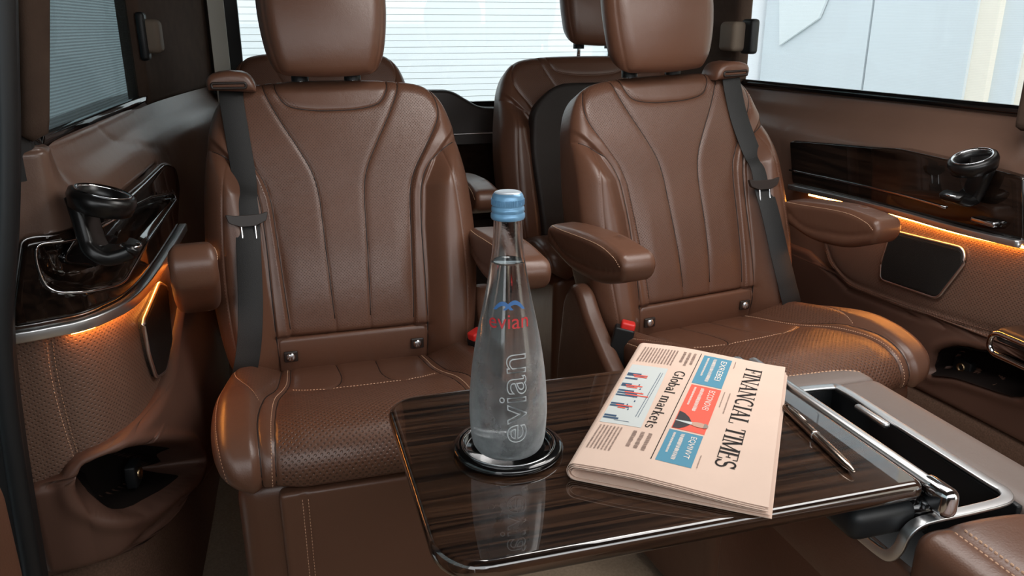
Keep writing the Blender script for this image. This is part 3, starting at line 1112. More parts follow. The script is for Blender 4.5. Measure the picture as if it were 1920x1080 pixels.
sweep('light_strip', cr(onR(ln[:, 0], ln[:, 1] + 0.004, 0.022), 6), rrect(-0.0025, 0.0025, -0.002, 0.002, 0.001, 2), M['led'], RP)
spR = rounded(trace(Rw, [(1686, 431), (1822, 464), (1824, 492), (1772, 558), (1665, 522), (1667, 490)], (1.5, 0.7)), 0.014, 5)
side_speaker(RP, spR, Rw, 0.016)
cup_holder(RP, (1.372, 1.305, 0.936), 0.043, radians(-22), (1.388, 1.32, 0.852), -1)
# small catch near the holder
box('catch', (0.02, 0.06, 0.012), tuple(onR(1.28, 0.812, 0.03)), M['chrome'], RP, bevel=0.004)
# door pull
dh = empty('door_pull', (1.36, 1.025, 0.595))
dh.parent = RP
ol = rrect(-0.16, 0.14, -0.022, 0.022, 0.02, 8)
sweep('chrome_frame', np.stack([0 * ol[:, 0] - 0.01, ol[:, 0], ol[:, 1]], -1), circ(0.006, 10), M['chrome'], dh, closed=True, up=(1, 0, 0))
box('grip', (0.07, 0.29, 0.03), (0.025, -0.01, 0.018), M['dark_plastic'], dh, bevel=0.012)

# ---- sunshade hooks on the pillars
hk = box('sunshade_hook', (0.045, 0.075, 0.078), (0, 0, 0), M['suede_clip'], bevel=0.014, seg=5)
hk.location = (-0.268, 2.16, 1.178)
tag(hk, 'taupe sunshade hook at the edge of the left window', 'hook')
box('backing', (0.02, 0.05, 0.11), (-0.016, -0.022, 0.0), M['black'], hk, bevel=0.008)
h2 = box('sunshade_hook', (0.05, 0.085, 0.085), (0, 0, 0), M['suede_clip'], bevel=0.014, seg=5)
h2.location = (1.350, 2.235, 1.172)
tag(h2, 'taupe sunshade hook beside the right window, next to the headrest', 'hook')
box('backing', (0.03, 0.06, 0.10), (0.03, -0.045, 0.0), M['black'], h2, bevel=0.01)

M['dark_seat'] = leather('near_black_seat_centre', srgb(40, 32, 29), rough=0.6)  # near-black tone for the middle of the rear backrests


def grab(o):
    me = o.data
    bpy.data.objects.remove(o)
    return me


# ================================================================== seats
bk_prof = profile([(0.045, 0.44), (0.018, 0.50), (0.008, 0.56), (0.020, 0.63), (0.050, 0.73), (0.090, 0.85), (0.130, 0.97), (0.165, 1.06), (0.185, 1.105)], by='z', side=1)
bk_out = sym([(0.0, 0.455), (0.17, 0.458), (0.225, 0.48), (0.252, 0.56), (0.268, 0.68), (0.272, 0.78), (0.266, 0.88), (0.256, 0.96),
              (0.247, 1.01), (0.228, 1.055), (0.196, 1.084), (0.14, 1.096), (0.06, 1.100), (0.0, 1.100)][1:-1])
bk_out = cr(bk_out, 5, closed=True) * np.array([1.025, 1.0])

sA = cr([(0.142, 1.095), (0.136, 1.065), (0.112, 1.015), (0.080, 0.958), (0.057, 0.910), (0.047, 0.86), (0.044, 0.78), (0.041, 0.70), (0.036, 0.585)], 8)
sN = cr([(0.118, 1.098), (0.114, 1.070), (0.094, 1.044), (0.05, 1.034), (0, 1.032), (-0.05, 1.034), (-0.094, 1.044), (-0.114, 1.070), (-0.118, 1.098)], 8)
sB = cr([(0.208, 1.080), (0.222, 1.045), (0.220, 1.008), (0.190, 0.955), (0.160, 0.905), (0.146, 0.86), (0.140, 0.78), (0.134, 0.68), (0.128, 0.575)], 8)
sC = cr([(0.258, 0.965), (0.225, 0.945), (0.190, 0.915), (0.170, 0.87), (0.162, 0.79), (0.160, 0.69), (0.158, 0.56), (0.156, 0.50)], 8)
sD = cr([(0.222, 0.945), (0.232, 0.89), (0.240, 0.80), (0.243, 0.70), (0.238, 0.60), (0.226, 0.52)], 8)
sP = cr([(0.16, 0.585), (0.0, 0.583), (-0.16, 0.585)], 6)


def bk_bulge(x, z):
    a = np.abs(x)
    cx = np.interp(z, [0.46, 0.58, 0.69, 0.79, 0.87, 0.93, 1.0, 1.1], [0.150, 0.152, 0.158, 0.161, 0.170, 0.20, 0.26, 0.3])
    g = sst(z, 0.46, 0.56) * (1 - sst(z, 0.86, 1.0))
    d = 0.052 * sst(a, cx - 0.012, cx + 0.055) * g
    d = d - 0.018 * sst(a, 0.225, 0.275) * g
    d = d + 0.010 * np.exp(-((z - 0.70) / 0.12) ** 2) * (1 - sst(a, 0.10, 0.16))
    bx = np.interp(z, [0.56, 0.68, 0.78, 0.86, 0.905, 0.955, 1.0], [0.128, 0.134, 0.140, 0.146, 0.160, 0.19, 0.22])
    d = d + 0.010 * sst(a, bx - 0.004, bx + 0.008) * (1 - sst(a, cx, cx + 0.01)) * (1 - sst(z, 0.95, 1.02))
    d = d - 0.012 * (1 - sst(z, 0.575, 0.592)) * (1 - sst(a, 0.152, 0.162))
    return d


def bk_perf(x, z):
    a = np.abs(x)
    bx = np.interp(z, [0.56, 0.68, 0.78, 0.86, 0.905, 0.955, 1.01, 1.06, 1.1], [0.128, 0.134, 0.140, 0.146, 0.160, 0.19, 0.22, 0.218, 0.2])
    neck = (z > 1.034 + np.clip(a - 0.06, 0, 1) * 0.7)
    return ((a < bx - 0.004) & (z > 0.595) & ~(neck & (a < 0.118))).astype(float)


sd = 0.0042
sw = 0.0019
bk = Pad(bk_out, bk_prof, thick=0.115, R=0.034, bulge=bk_bulge, res=0.002, perf=bk_perf,
         seams=[(sA, sd, sw), (mir(sA), sd, sw), (sN, sd, sw), (sB, sd, sw), (mir(sB), sd, sw), (sC, sd * 1.3, sw * 1.2), (mir(sC), sd * 1.3, sw * 1.2),
                (sD, sd * 0.5, sw * 0.7), (mir(sD), sd * 0.5, sw * 0.7), (sP, sd * 1.5, sw * 1.2)])


def bk_point(x, z, lift=0.0):
    return bk.surf([(x, z)], lift)[0]


cu_prof = profile([(0.06, 0.500), (-0.03, 0.522), (-0.14, 0.545), (-0.26, 0.572), (-0.345, 0.587), (-0.385, 0.589), (-0.418, 0.583), (-0.442, 0.568),
                   (-0.455, 0.546), (-0.457, 0.525), (-0.447, 0.508), (-0.425, 0.502)], side=-1)
CL = cu_prof.length
cu_out = sym([(0.20, 0.0), (0.238, 0.03), (0.254, 0.14), (0.262, 0.28), (0.266, 0.40), (0.262, 0.48), (0.250, 0.55), (0.225, CL - 0.02), (0.18, CL - 0.004)])
cu_out = cr(cu_out, 5, closed=True)
cS = cr([(0.136, 0.02), (0.137, 0.10), (0.140, 0.20), (0.158, 0.32), (0.164, 0.42), (0.166, 0.50), (0.170, 0.60), (0.170, CL)], 8)
cW = cr([(0.155, 0.03), (0.158, 0.14), (0.165, 0.24), (0.183, 0.35), (0.192, 0.44), (0.190, 0.52), (0.190, CL)], 8)
cV = cr([(0.225, 0.02), (0.240, 0.10), (0.236, 0.20), (0.215, 0.29), (0.188, 0.37)], 8)
cX = cr([(0.140, 0.255), (0.09, 0.285), (0.0, 0.297), (-0.09, 0.285), (-0.140, 0.255)], 8)
cT = cr([(0.043, 0.02), (0.040, 0.12), (0.040, 0.19), (0.050, 0.25), (0.075, 0.29)], 8)
cE = cr([(0.250, 0.16), (0.256, 0.30), (0.257, 0.42), (0.250, 0.50), (0.236, 0.58)], 8)
pleats = [cr([(x, 0.03), (x * 0.98, 0.15), (x * 0.95, 0.28)], 6) for x in (-0.09, 0.0, 0.09)]


def cu_bulge(x, s):
    a = np.abs(x)
    d = 0.030 * sst(a, 0.150, 0.215) * (1 - sst(s, 0.30, 0.50)) * sst(s, -0.05, 0.06)
    d = d + 0.006 * sst(s, 0.26, 0.34) * (1 - sst(a, 0.12, 0.17))
    d = d + 0.006 * sst(a, 0.186, 0.205) * sst(s, 0.3, 0.4)
    return d


def cu_perf(x, s):
    a = np.abs(x)
    bx = np.interp(s, [0.0, 0.2, 0.32, 0.42, 0.5, 0.7], [0.134, 0.137, 0.154, 0.160, 0.162, 0.166])
    wing = ((a > 0.165) & (a < 0.232) & (s < 0.33) & (s > 0.04)) * 0.5
    return ((a < bx - 0.002) & (s > 0.30)).astype(float) + wing


cu = Pad(cu_out, cu_prof, thick=0.058, R=0.030, bulge=cu_bulge, res=0.0024, perf=cu_perf,
         seams=[(cS, sd, sw), (mir(cS), sd, sw), (cW, sd * 1.3, sw * 1.2), (mir(cW), sd * 1.3, sw * 1.2), (cV, sd * 0.6, sw), (mir(cV), sd * 0.6, sw),
                (cX, sd, sw * 1.2), (cT, sd, sw * 1.3), (mir(cT), sd, sw * 1.3), (cE, sd * 0.5, sw), (mir(cE), sd * 0.5, sw)])

# head restraint
hr_prof = profile([(0.150, 1.092), (0.138, 1.106), (0.128, 1.14), (0.130, 1.20), (0.142, 1.27), (0.162, 1.33), (0.176, 1.36)], by='s', side=-1 * -1)
HL = hr_prof.length
hr_out = sym([(0.06, 0.0), (0.098, 0.006), (0.114, 0.035), (0.126, 0.10), (0.131, 0.17), (0.126, 0.22), (0.10, HL - 0.006), (0.05, HL)])
hr_out = cr(hr_out, 6, closed=True)
hS = cr([(0.112, HL - 0.03), (0.117, 0.17), (0.112, 0.10), (0.101, 0.045), (0.090, 0.022), (0.05, 0.012), (0, 0.010), (-0.05, 0.012), (-0.090, 0.022), (-0.101, 0.045),
         (-0.112, 0.10), (-0.117, 0.17), (-0.112, HL - 0.03)], 8)
hr = Pad(hr_out, hr_prof, thick=0.085, R=0.040, bulge=lambda x, t: 0.012 * np.cos(np.clip(x / 0.13, -1, 1) * pi / 2), res=0.003, seams=[(hS, 0.0025, 0.002)])

# armrest (side view in (y,z), thickness along x)
ar_out = rounded([(0.10, 0.735), (-0.06, 0.705), (-0.22, 0.712), (-0.335, 0.742), (-0.352, 0.772), (-0.335, 0.796), (-0.20, 0.806), (0.0, 0.794), (0.10, 0.782)],
                 [0.03, 0.06, 0.08, 0.02, 0.02, 0.03, 0.1, 0.1, 0.03], 7)
ar_seam = cr([(0.07, 0.765), (0.03, 0.752), (-0.02, 0.738), (-0.10, 0.737), (-0.22, 0.745), (-0.33, 0.765)], 8)
ar_top = cr([(0.08, 0.785), (0.0, 0.789), (-0.20, 0.798), (-0.30, 0.789), (-0.335, 0.775)], 8)


def ar_map(a, b, d):
    return d, a, b


def make_armrest(parent, x, tilt, label=None):
    a = empty('armrest', (x, -0.02, 0.77))
    a.parent = parent
    if label:
        a['label'] = label
    def mk():
        p = Pad(ar_out, lambda u, v, d: (d, u, v - 0.77), thick=0.038, R=0.017, res=0.0035, seams=[(ar_seam, 0.003, 0.002), (ar_top, 0.0016, 0.0016)], Rb=0.0005)
        me = p.mesh('pad')
        me2 = Pad(ar_out, lambda u, v, d: (-d, u, v - 0.77), thick=0.038, R=0.017, res=0.0035, seams=[(ar_seam, 0.003, 0.002), (ar_top, 0.0016, 0.0016)], Rb=0.0005).mesh('pad2')
        bm = bmesh.new()
        bm.from_mesh(me)
        for v in bm.verts:
            v.co.x += 0.0375
        n0 = len(bm.verts)
        bm.from_mesh(me2)
        bm.verts.ensure_lookup_table()
        for v in bm.verts[n0:]:
            v.co.x -= 0.0375
        dl = [f_ for f_ in bm.faces if all(abs(v_.co.x) < 0.0015 for v_ in f_.verts)]
        bmesh.ops.delete(bm, geom=dl, context='FACES')
        bmesh.ops.remove_doubles(bm, verts=[v_ for v_ in bm.verts if abs(v_.co.x) < 0.0015], dist=0.0014)
        bm.to_mesh(me)
        bm.free()
        return me
    o = cached('pad|arm', mk, M['leather'], a)
    def mks():
        ps = Pad(ar_out, lambda u, v, d: (d + 0.0375, u, v - 0.77), thick=0.038, R=0.017, seams=[(ar_seam, 0.003, 0.002), (ar_top, 0.0016, 0.0016)])
        A = ps.stitches([offs(ar_top, 0.003)], wd=0.0009)
        ps = Pad(ar_out, lambda u, v, d: (-d - 0.0375, u, v - 0.77), thick=0.038, R=0.017, seams=[(ar_seam, 0.003, 0.002), (ar_top, 0.0016, 0.0016)])
        B = ps.stitches([offs(ar_top, 0.003)], wd=0.0009)
        bm = bmesh.new()
        bm.from_mesh(A)
        bm.from_mesh(B)
        bm.to_mesh(A)
        bm.free()
        return A
    s_ = cached('stitching|arm', mks, M['stitch'], a)
    a.rotation_euler = (tilt, 0, 0)
    return a


def isofix(parent, x):
    p = bk_point(x, 0.545)
    p[1] -= 0.012
    a = empty('child_seat_anchor', (float(p[0]), float(p[1]), float(p[2])), 0)
    a.parent = parent
    a.rotation_euler = (radians(95), 0, 0)
    lathe('cap', [(0.0, 0.006), (0.006, 0.006), (0.009, 0.004), (0.010, 0.0), (0.010, -0.004)], M['chrome'], a, n=24)
    box('surround', (0.028, 0.024, 0.006), (0, 0, -0.001), M['dark_plastic'], a, bevel=0.0025)
    return a


def seat_belt(parent, m):
    """m=-1 belt over the seat's left shoulder in the picture, 1 over the right one"""
    b = empty('seat_belt', (0, 0, 0))
    b.parent = parent
    gx = 0.203 if m < 0 else 0.172
    f = lambda x, z, l: tuple(bk_point(m * x, z, l))
    pts = [f(gx, 1.078, 0.020), f(gx, 1.05, 0.012), f(gx * 0.6 + 0.076, 0.98, 0.008), f(0.192, 0.90, 0.009), f(0.193, 0.86, 0.010), f(0.192, 0.82, 0.012)]
    pts = np.array(pts)
    p1 = [(pts[0][0], pts[0][1] + 0.022, 1.098)] + [tuple(q) for q in pts]
    y0 = pts[-1][1]
    p2 = [tuple(pts[-1] + np.array([0, 0.001, -0.004])), f(0.195, 0.75, 0.013), f(0.200, 0.66, 0.014), f(0.210, 0.59, 0.016), f(0.226, 0.545, 0.018), (m * 0.242, 0.02, 0.505), (m * 0.252, 0.05, 0.46)]
    up = (-0.10 * m, -1, 0.15)
    sec = rrect(-0.0235, 0.0235, -0.0009, 0.0009, 0.0006, 2)
    sweep('webbing', cr(p1, 8), sec, M['belt'], b, up=up)
    c2 = cr(p2, 10)
    tw = np.linspace(0, 1, len(c2)) ** 2
    ups = np.stack([-0.10 * m + tw * m * -0.35, -1 + 0 * tw, 0.15 + 0 * tw], -1)
    sweep('webbing', c2, sec, M['belt'], b, up=ups)
    t = empty('latch_tongue', tuple(pts[-1] + np.array([0, -0.004, 0.0])))
    t.scale = (1.2, 1.2, 1.15)
    t.parent = b
    t.rotation_euler = (radians(-14), 0, radians(-6 * m))
    prism('tongue_cover', rounded([(-0.034, 0.012), (-0.030, -0.004), (-0.012, -0.012), (0.012, -0.012), (0.030, -0.004), (0.034, 0.012), (0.02, 0.008), (-0.02, 0.008)], 0.004, 4),
          -0.004, 0.005, M['dark_plastic'], t, Mp=lambda a, c, h: (a, -h, c), bevel=0.001)
    ol = rrect(-0.011, 0.011, -0.036, -0.008, 0.004, 4)
    tube('tongue_plate', np.stack([ol[:, 0], 0 * ol[:, 0] - 0.001, ol[:, 1]], -1), 0.0022, M['chrome'], t, closed=True, n=8, up=(0, 1, 0))
    return b


def belt_guide(parent, m):
    g = empty('belt_guide', ((-0.205 if m < 0 else 0.174), 0.158, 1.094))
    g.parent = parent
    o = cr([(-0.040, -0.018), (-0.044, 0.0), (-0.034, 0.014), (0.0, 0.021), (0.034, 0.016), (0.050, -0.004), (0.052, -0.022)], 6)
    o = np.concatenate([o, [(0.03, -0.020), (-0.03, -0.018)]])
    p = Pad(rounded(o, 0.004, 3), lambda a, c, d: (a * (1 if m < 0 else -1), -d, c), thick=0.06, R=0.012, res=0.004, bulge=lambda x, t: 0.016 + 0 * x)
    p.build('hood', M['leather'], g)
    ol = rrect(-0.033, 0.033, -0.008, 0.002, 0.004, 4)
    tube('slot_rim', np.stack([ol[:, 0], 0 * ol[:, 0] - 0.016, ol[:, 1] - 0.004], -1), 0.0028, M['dark_plastic'], g, closed=True, n=8, up=(0, 1, 0))
    return g


bp_out = rounded([(0.17, 0.02), (-0.36, 0.02), (-0.425, 0.10), (-0.435, 0.508), (0.10, 0.49), (0.17, 0.44)], 0.03, 4)


def captain_seat(loc, m, label, group, detail=True, scale=1.0, tilts=(0, 0), alen=(0.84, 0.84), splay=(0, 0), arms=(-1, 1), rear=False):
    t = empty('rear_seat' if rear else 'captain_seat', loc)
    tag(t, label, 'seat', group)
    t.scale = (scale, 1, 1)
    b = cached('backrest|b', lambda: bk.mesh('backrest'), M['leather'], t)
    st = [offs(sB, 0.005), offs(sB, 0.0085), mir(offs(sB, 0.005)), mir(offs(sB, 0.0085)), offs(sD, 0.004), mir(offs(sD, 0.004))]
    if not rear:
        for i_, s_ in enumerate(st):
            cached('stitching|b%d' % i_, lambda: bk.stitches([s_[8:]], wd=0.0009), M['stitch_dark'], b)
    h = empty('headrest', (0, 0, 0))
    h.parent = t
    h.location = (-0.008, 0, 0) if m < 0 else (-0.022, 0, 0)
    h.scale = (1.0 if m < 0 else 1.07, 1, 1)
    cached('cushion|h', lambda: hr.mesh('cushion'), M['leather'], h)
    for x in (-0.055, 0.055):
        o = cached('post|h%g' % x, lambda: grab(tube('post', [(x, 0.205, 1.05), (x, 0.205, 1.085), (x, 0.198, 1.15)], 0.006, M['chrome'], None)), M['chrome'], h)
        cached('collar|h%g' % x, lambda: grab(lathe('collar', [(0.0, 1.112), (0.012, 1.112), (0.018, 1.107), (0.018, 1.09)], M['black'], None, n=20, loc=(x, 0.205, 0))), M['black'], h)
    if rear:
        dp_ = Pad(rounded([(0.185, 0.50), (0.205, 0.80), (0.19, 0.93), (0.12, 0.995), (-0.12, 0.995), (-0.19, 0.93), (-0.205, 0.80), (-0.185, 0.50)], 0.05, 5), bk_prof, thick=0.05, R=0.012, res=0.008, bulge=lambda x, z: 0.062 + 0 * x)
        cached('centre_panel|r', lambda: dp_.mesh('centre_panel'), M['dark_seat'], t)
    c = cached('seat_cushion|c', lambda: cu.mesh('seat_cushion'), M['leather_wide'], t)
    if not rear:
        cst = [offs(cS, -0.006), mir(offs(cS, -0.006)), offs(cV, 0.0), mir(offs(cV, 0.0)), offs(cX, 0.005), offs(cE, 0.0), mir(offs(cE, 0.0))]
        for i_, s_ in enumerate(cst):
            cached('stitching|c%d' % i_, lambda: cu.stitches([s_], wd=0.0010), M['stitch'], c)
        for x in (-0.133, 0.133):
            isofix(t, x)
        seat_belt(t, m)
        belt_guide(t, m)
    # base
    def mkbase():
        p = Pad(bp_out, lambda a, z, d: (d + 0.232, a, z), thick=0.464, R=0.03, Rb=0.03, res=0.012)
        return p.mesh('seat_base')
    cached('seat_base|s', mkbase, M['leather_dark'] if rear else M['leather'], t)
    if not rear:
        allb = [sA, mir(sA), sN, sB, mir(sB), sC, mir(sC)]  # dark tubes painting the groove shade on the backrest
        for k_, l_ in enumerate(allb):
            cached('seam_shade|b%d' % k_, lambda: grab(tube('seam_shade', bk.surf(l_[2:-2], 0.0003), 0.0013, M['groove_shade'], None, n=6)), M['groove_shade'], b)
        allc = [cS, mir(cS), cW, mir(cW), cT, mir(cT), cX]  # same painted groove shade on the cushion
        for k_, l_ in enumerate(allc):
            cached('seam_shade|c%d' % k_, lambda: grab(tube('seam_shade', cu.surf(l_[2:-2], 0.0003), 0.0012, M['groove_shade'], None, n=6)), M['groove_shade'], c)
        lpn = Pad(rrect(-0.158, 0.158, 0.488, 0.584, 0.012, 5), bk_prof, thick=0.03, R=0.008, res=0.004, bulge=lambda x, z: 0.004 + 0 * x)
        cached('lower_back_panel|l', lambda: lpn.mesh('lower_back_panel'), M['leather'], t)
        fp = Pad(rounded([(-0.165, 0.03), (0.165, 0.03), (0.168, 0.500), (-0.168, 0.500)], 0.012, 4), lambda a, z, d: (a, -0.436 - d + (0.3 - z) * 0.06, z), thick=0.02, R=0.008,
                 bulge=lambda x, z: 0.010 + 0 * x, res=0.006, seams=[([(-0.128, 0.03), (-0.128, 0.5)], 0.003, 0.0025), ([(0.128, 0.03), (0.128, 0.5)], 0.003, 0.0025)])
        def mk():
            return fp.mesh('front_panel')
        f = cached('front_panel|f', mk, M['leather'], t)
        for x in (-0.1325, -0.1235, 0.1325, 0.1235):
            cached('stitching|f%g' % x, lambda: fp.stitches([[(x, 0.04), (x, 0.49)]]), M['stitch'], f)
        # side shield at the hinge
        sh_out = rounded([(0.17, 0.30), (-0.22, 0.34), (-0.20, 0.47), (-0.10, 0.535), (-0.02, 0.60), (0.015, 0.645), (0.055, 0.655), (0.10, 0.61), (0.14, 0.45)], 0.035, 5)
        for sx in (-m,):
            def mks():
                p = Pad(sh_out, lambda a, z, d: (sx * (d + 0.312), a, z), thick=0.045, R=0.016, res=0.006)
                return p.mesh('side_shield')
            cached('side_shield|%d' % sx, mks, M['leather'], t)
        # buckle on the aisle side
        bx = empty('belt_buckle', (-m * 0.255, -0.085, 0.548))
        bx.scale = (1.3, 1.2, 1.15)
        bx.parent = t
        bx.rotation_euler = (radians(14), 0, radians(62 * m))
        prism('buckle_body', rounded([(-0.019, -0.10), (0.019, -0.10), (0.018, 0.034), (-0.018, 0.034)], 0.005, 4), -0.011, 0.011, M['black'], bx,
              Mp=lambda a, c, h: (h, a, c), bevel=0.003)
        box('release_button', (0.019, 0.026, 0.024), (0.001, -0.004, 0.034), M['red'], bx, bevel=0.004)
    for i, sx in enumerate((-1, 1)):
        if sx in arms:
            a_ = make_armrest(t, sx * (0.295 if not rear else 0.39), tilts[i])
            if not rear and sx == -m * 1 and m == 1:
                a_.location.x = -0.330
                a_.location.z = 0.788
            if rear:
                a_.location.z = 0.72
            a_.scale = (1.0, alen[i], 1.0)
            a_.rotation_euler.z = splay[i]
    return t


SEAT_Y = 1.60
left = captain_seat((0.120, SEAT_Y, 0), -1, 'brown leather captain seat behind the water bottle, nearer the left wall', None, tilts=(radians(-18), radians(-2)), alen=(0.8, 0.86), splay=(radians(6), 0))
right = captain_seat((0.956, SEAT_Y, 0), 1, 'brown leather captain seat behind the newspaper, nearer the right wall', None, tilts=(radians(-1), radians(-1)), alen=(0.80, 0.70))
right.rotation_euler = (0, radians(-2.3), radians(4.5))
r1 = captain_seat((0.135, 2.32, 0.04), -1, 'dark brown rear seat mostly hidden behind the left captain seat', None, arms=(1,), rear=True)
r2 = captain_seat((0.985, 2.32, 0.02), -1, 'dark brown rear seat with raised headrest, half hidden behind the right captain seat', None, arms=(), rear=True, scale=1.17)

hh_ = [o_ for o_ in r2.children if o_.name.startswith('headrest')][0]
hh_.location = (0.028, 0, 0.022)
_la = [o_ for o_ in left.children if o_.name.startswith('armrest')][0]
_la.scale = (1.02, 0.8, 1.25)
_la.location.z = 0.752
hh_.scale = (0.84, 1, 1)
for r_ in (r1, r2):
    for o_ in r_.children:
        if o_.name.startswith('seat_cushion') or o_.name.startswith('seat_base'):
            o_.scale = (1, 0.72, 1)

# ================================================================== table
TZ = 0.742
TB = empty('folding_table', (0.365, 0.755, TZ))
tag(TB, 'folded-out dark wood table with glossy rounded corners in the foreground', 'table')
ol = rrect(-0.262, 0.262, -0.176, 0.190, (0.012, 0.012, 0.045, 0.052), 10)
tt = Pad(ol, lambda a, b, d: (a, b, d), thick=0.022, R=0.008, Rb=0.010, res=0.004)
tto = tt.build('tabletop', M['wood'], TB)
box('side_rail', (0.014, 0.352, 0.020), (0.272, 0.0, -0.010), M['alu'], TB, bevel=0.005)
box('rail_end', (0.022, 0.045, 0.034), (0.275, -0.178, -0.016), M['chrome'], TB, bevel=0.010, seg=5)
box('hinge_block', (0.085, 0.075, 0.036), (0.222, -0.135, -0.045), M['black'], TB, bevel=0.012, seg=4)
box('hinge_cover', (0.040, 0.10, 0.045), (0.268, -0.125, -0.047), M['black_gloss'], TB, bevel=0.016, seg=5)

# ================================================================== coaster
CX, CY = 0.221, 0.771
co = empty('coaster', (CX, CY, TZ + 0.0005))
tag(co, 'round black coaster with a silver ring under the bottle', 'coaster')
lathe('disc', [(0, 0), (0.058, 0), (0.0615, 0.002), (0.0625, 0.006), (0.060, 0.009), (0.054, 0.010), (0.050, 0.009), (0.048, 0.0035), (0, 0.0035)], M['black_gloss'], co, n=96)
lathe('rim_ring', [(0.050, 0.0092), (0.0515, 0.0103), (0.0530, 0.0103), (0.0535, 0.0098)], M['chrome'], co, n=96, closed=True)
lathe('inner_ring', [(0.0480, 0.0036), (0.0492, 0.0055), (0.0475, 0.0042), (0.0465, 0.0036)], M['chrome'], co, n=96, closed=True)

# ================================================================== bottle
Z0 = TZ + 0.0045
BT = empty('water_bottle', (CX, CY, Z0))
tag(BT, 'tall frosted glass water bottle with a blue cap standing on the round coaster', 'bottle')
prof = np.array([(0.0, 0.002), (0.022, 0.001), (0.032, 0.0005), (0.0385, 0.006), (0.0412, 0.016), (0.0425, 0.030), (0.0432, 0.048), (0.0424, 0.070), (0.0400, 0.098),
                 (0.0362, 0.124), (0.0318, 0.148), (0.0268, 0.172), (0.0222, 0.196), (0.0188, 0.216), (0.0166, 0.232), (0.0154, 0.248), (0.0148, 0.262), (0.0146, 0.272)])
oc = cr(prof, 6)


def rad(z):
    return np.interp(z, oc[3:, 1], oc[3:, 0])


m, N, L, P = newmat('frosted_bottle_glass')
P.inputs['Base Color'].default_value = (0.97, 0.99, 1, 1)
P.inputs['Transmission Weight'].default_value = 1
P.inputs['IOR'].default_value = 1.45
tc = N.new('ShaderNodeTexCoord')
nz = N.new('ShaderNodeTexNoise')
nz.inputs['Scale'].default_value = 45
nz.inputs['Detail'].default_value = 6
nz.inputs['Roughness'].default_value = 0.7
L.new(tc.outputs['Object'], nz.inputs['Vector'])
sx = N.new('ShaderNodeSeparateXYZ')
L.new(tc.outputs['Object'], sx.inputs[0])
mr = N.new('ShaderNodeMapRange')
mr.inputs[1].default_value = 0.20
mr.inputs[2].default_value = 0.03
mr.inputs[3].default_value = 0.0
mr.inputs[4].default_value = 1.0
L.new(sx.outputs[2], mr.inputs[0])
nn = N.new('ShaderNodeMapRange')
nn.inputs[1].default_value = 0.42
nn.inputs[2].default_value = 0.66
L.new(nz.outputs['Fac'], nn.inputs[0])
lw = N.new('ShaderNodeLayerWeight')
lw.inputs[0].default_value = 0.35
frost = mth(N, L, 'MULTIPLY', mr.outputs[0], mth(N, L, 'ADD', mth(N, L, 'MULTIPLY', nn.outputs[0], 0.75), 0.25))
edge = mth(N, L, 'MULTIPLY', lw.outputs['Facing'], mth(N, L, 'ADD', mth(N, L, 'MULTIPLY', mr.outputs[0], 0.8), 0.12))
frost2 = mth(N, L, 'ADD', mth(N, L, 'MULTIPLY', frost, 0.28), mth(N, L, 'MULTIPLY', edge, 1.1))
L.new(mth(N, L, 'ADD', mth(N, L, 'MULTIPLY', frost, 0.22), 0.0), P.inputs['Roughness'])
df = N.new('ShaderNodeBsdfDiffuse')
df.inputs[0].default_value = (0.86, 0.91, 0.93, 1)
tl = N.new('ShaderNodeBsdfTranslucent')
tl.inputs[0].default_value = (0.86, 0.91, 0.93, 1)
ad = N.new('ShaderNodeMixShader')
ad.inputs[0].default_value = 0.5
L.new(df.outputs[0], ad.inputs[1])
L.new(tl.outputs[0], ad.inputs[2])
mx = N.new('ShaderNodeMixShader')
L.new(mth(N, L, 'MINIMUM', frost2, 0.9), mx.inputs[0])
L.new(P.outputs[0], mx.inputs[1])
L.new(ad.outputs[0], mx.inputs[2])
L.new(mx.outputs[0], N['Material Output'].inputs[0])
bp_ = N.new('ShaderNodeBump')
bp_.inputs['Strength'].default_value = 0.12
bp_.inputs['Distance'].default_value = 0.001
L.new(nz.outputs['Fac'], bp_.inputs['Height'])
L.new(bp_.outputs[0], P.inputs['Normal'])
M['bottle'] = m
m, N, L, P = newmat('still_water')
P.inputs['Transmission Weight'].default_value = 1
P.inputs['IOR'].default_value = 1.33
P.inputs['Roughness'].default_value = 0.0
P.inputs['Base Color'].default_value = (0.98, 0.995, 1, 1)
M['water'] = m

inn = oc[oc[:, 1] > 0.004].copy()
inn[:, 0] -= 0.0022
shell = np.concatenate([oc, [(0.0142, 0.2755), (0.0125, 0.2735)], inn[::-1][1:], [(0.034, 0.0055), (0.02, 0.006), (0.0, 0.0065)]])
lathe('glass', shell, M['bottle'], BT, n=96)
WZ = 0.2205
wat = inn[(inn[:, 1] < WZ) & (inn[:, 1] > 0.008)].copy()
wat[:, 0] += 0.0004
rW = float(np.interp(WZ, oc[:, 1], oc[:, 0])) - 0.0018
wat = np.concatenate([[(0.0, 0.0062), (0.02, 0.0057), (0.034, 0.0053)], wat, [(rW, WZ + 0.0006), (rW - 0.0015, WZ), (0.0, WZ - 0.0002)]])
lathe('water', wat, M['water'], BT, n=96)
cp = [(0.0, 0.293), (0.0125, 0.2932), (0.0142, 0.2925), (0.0158, 0.290), (0.0166, 0.286), (0.0168, 0.281), (0.0160, 0.2795), (0.0160, 0.2785), (0.0170, 0.2775), (0.0173, 0.2745),
      (0.0166, 0.2728), (0.0166, 0.2720), (0.0176, 0.2710), (0.0177, 0.2672), (0.0170, 0.2655), (0.0150, 0.2652), (0.0148, 0.27)]
cap = lathe('cap', cp, M['cap'], BT, n=96)
lathe('cap_top', [(0, 0.2937), (0.0115, 0.2938), (0.0135, 0.2932), (0.0140, 0.2925)], M['cap_top'], cap, n=64)
V, F = [], []
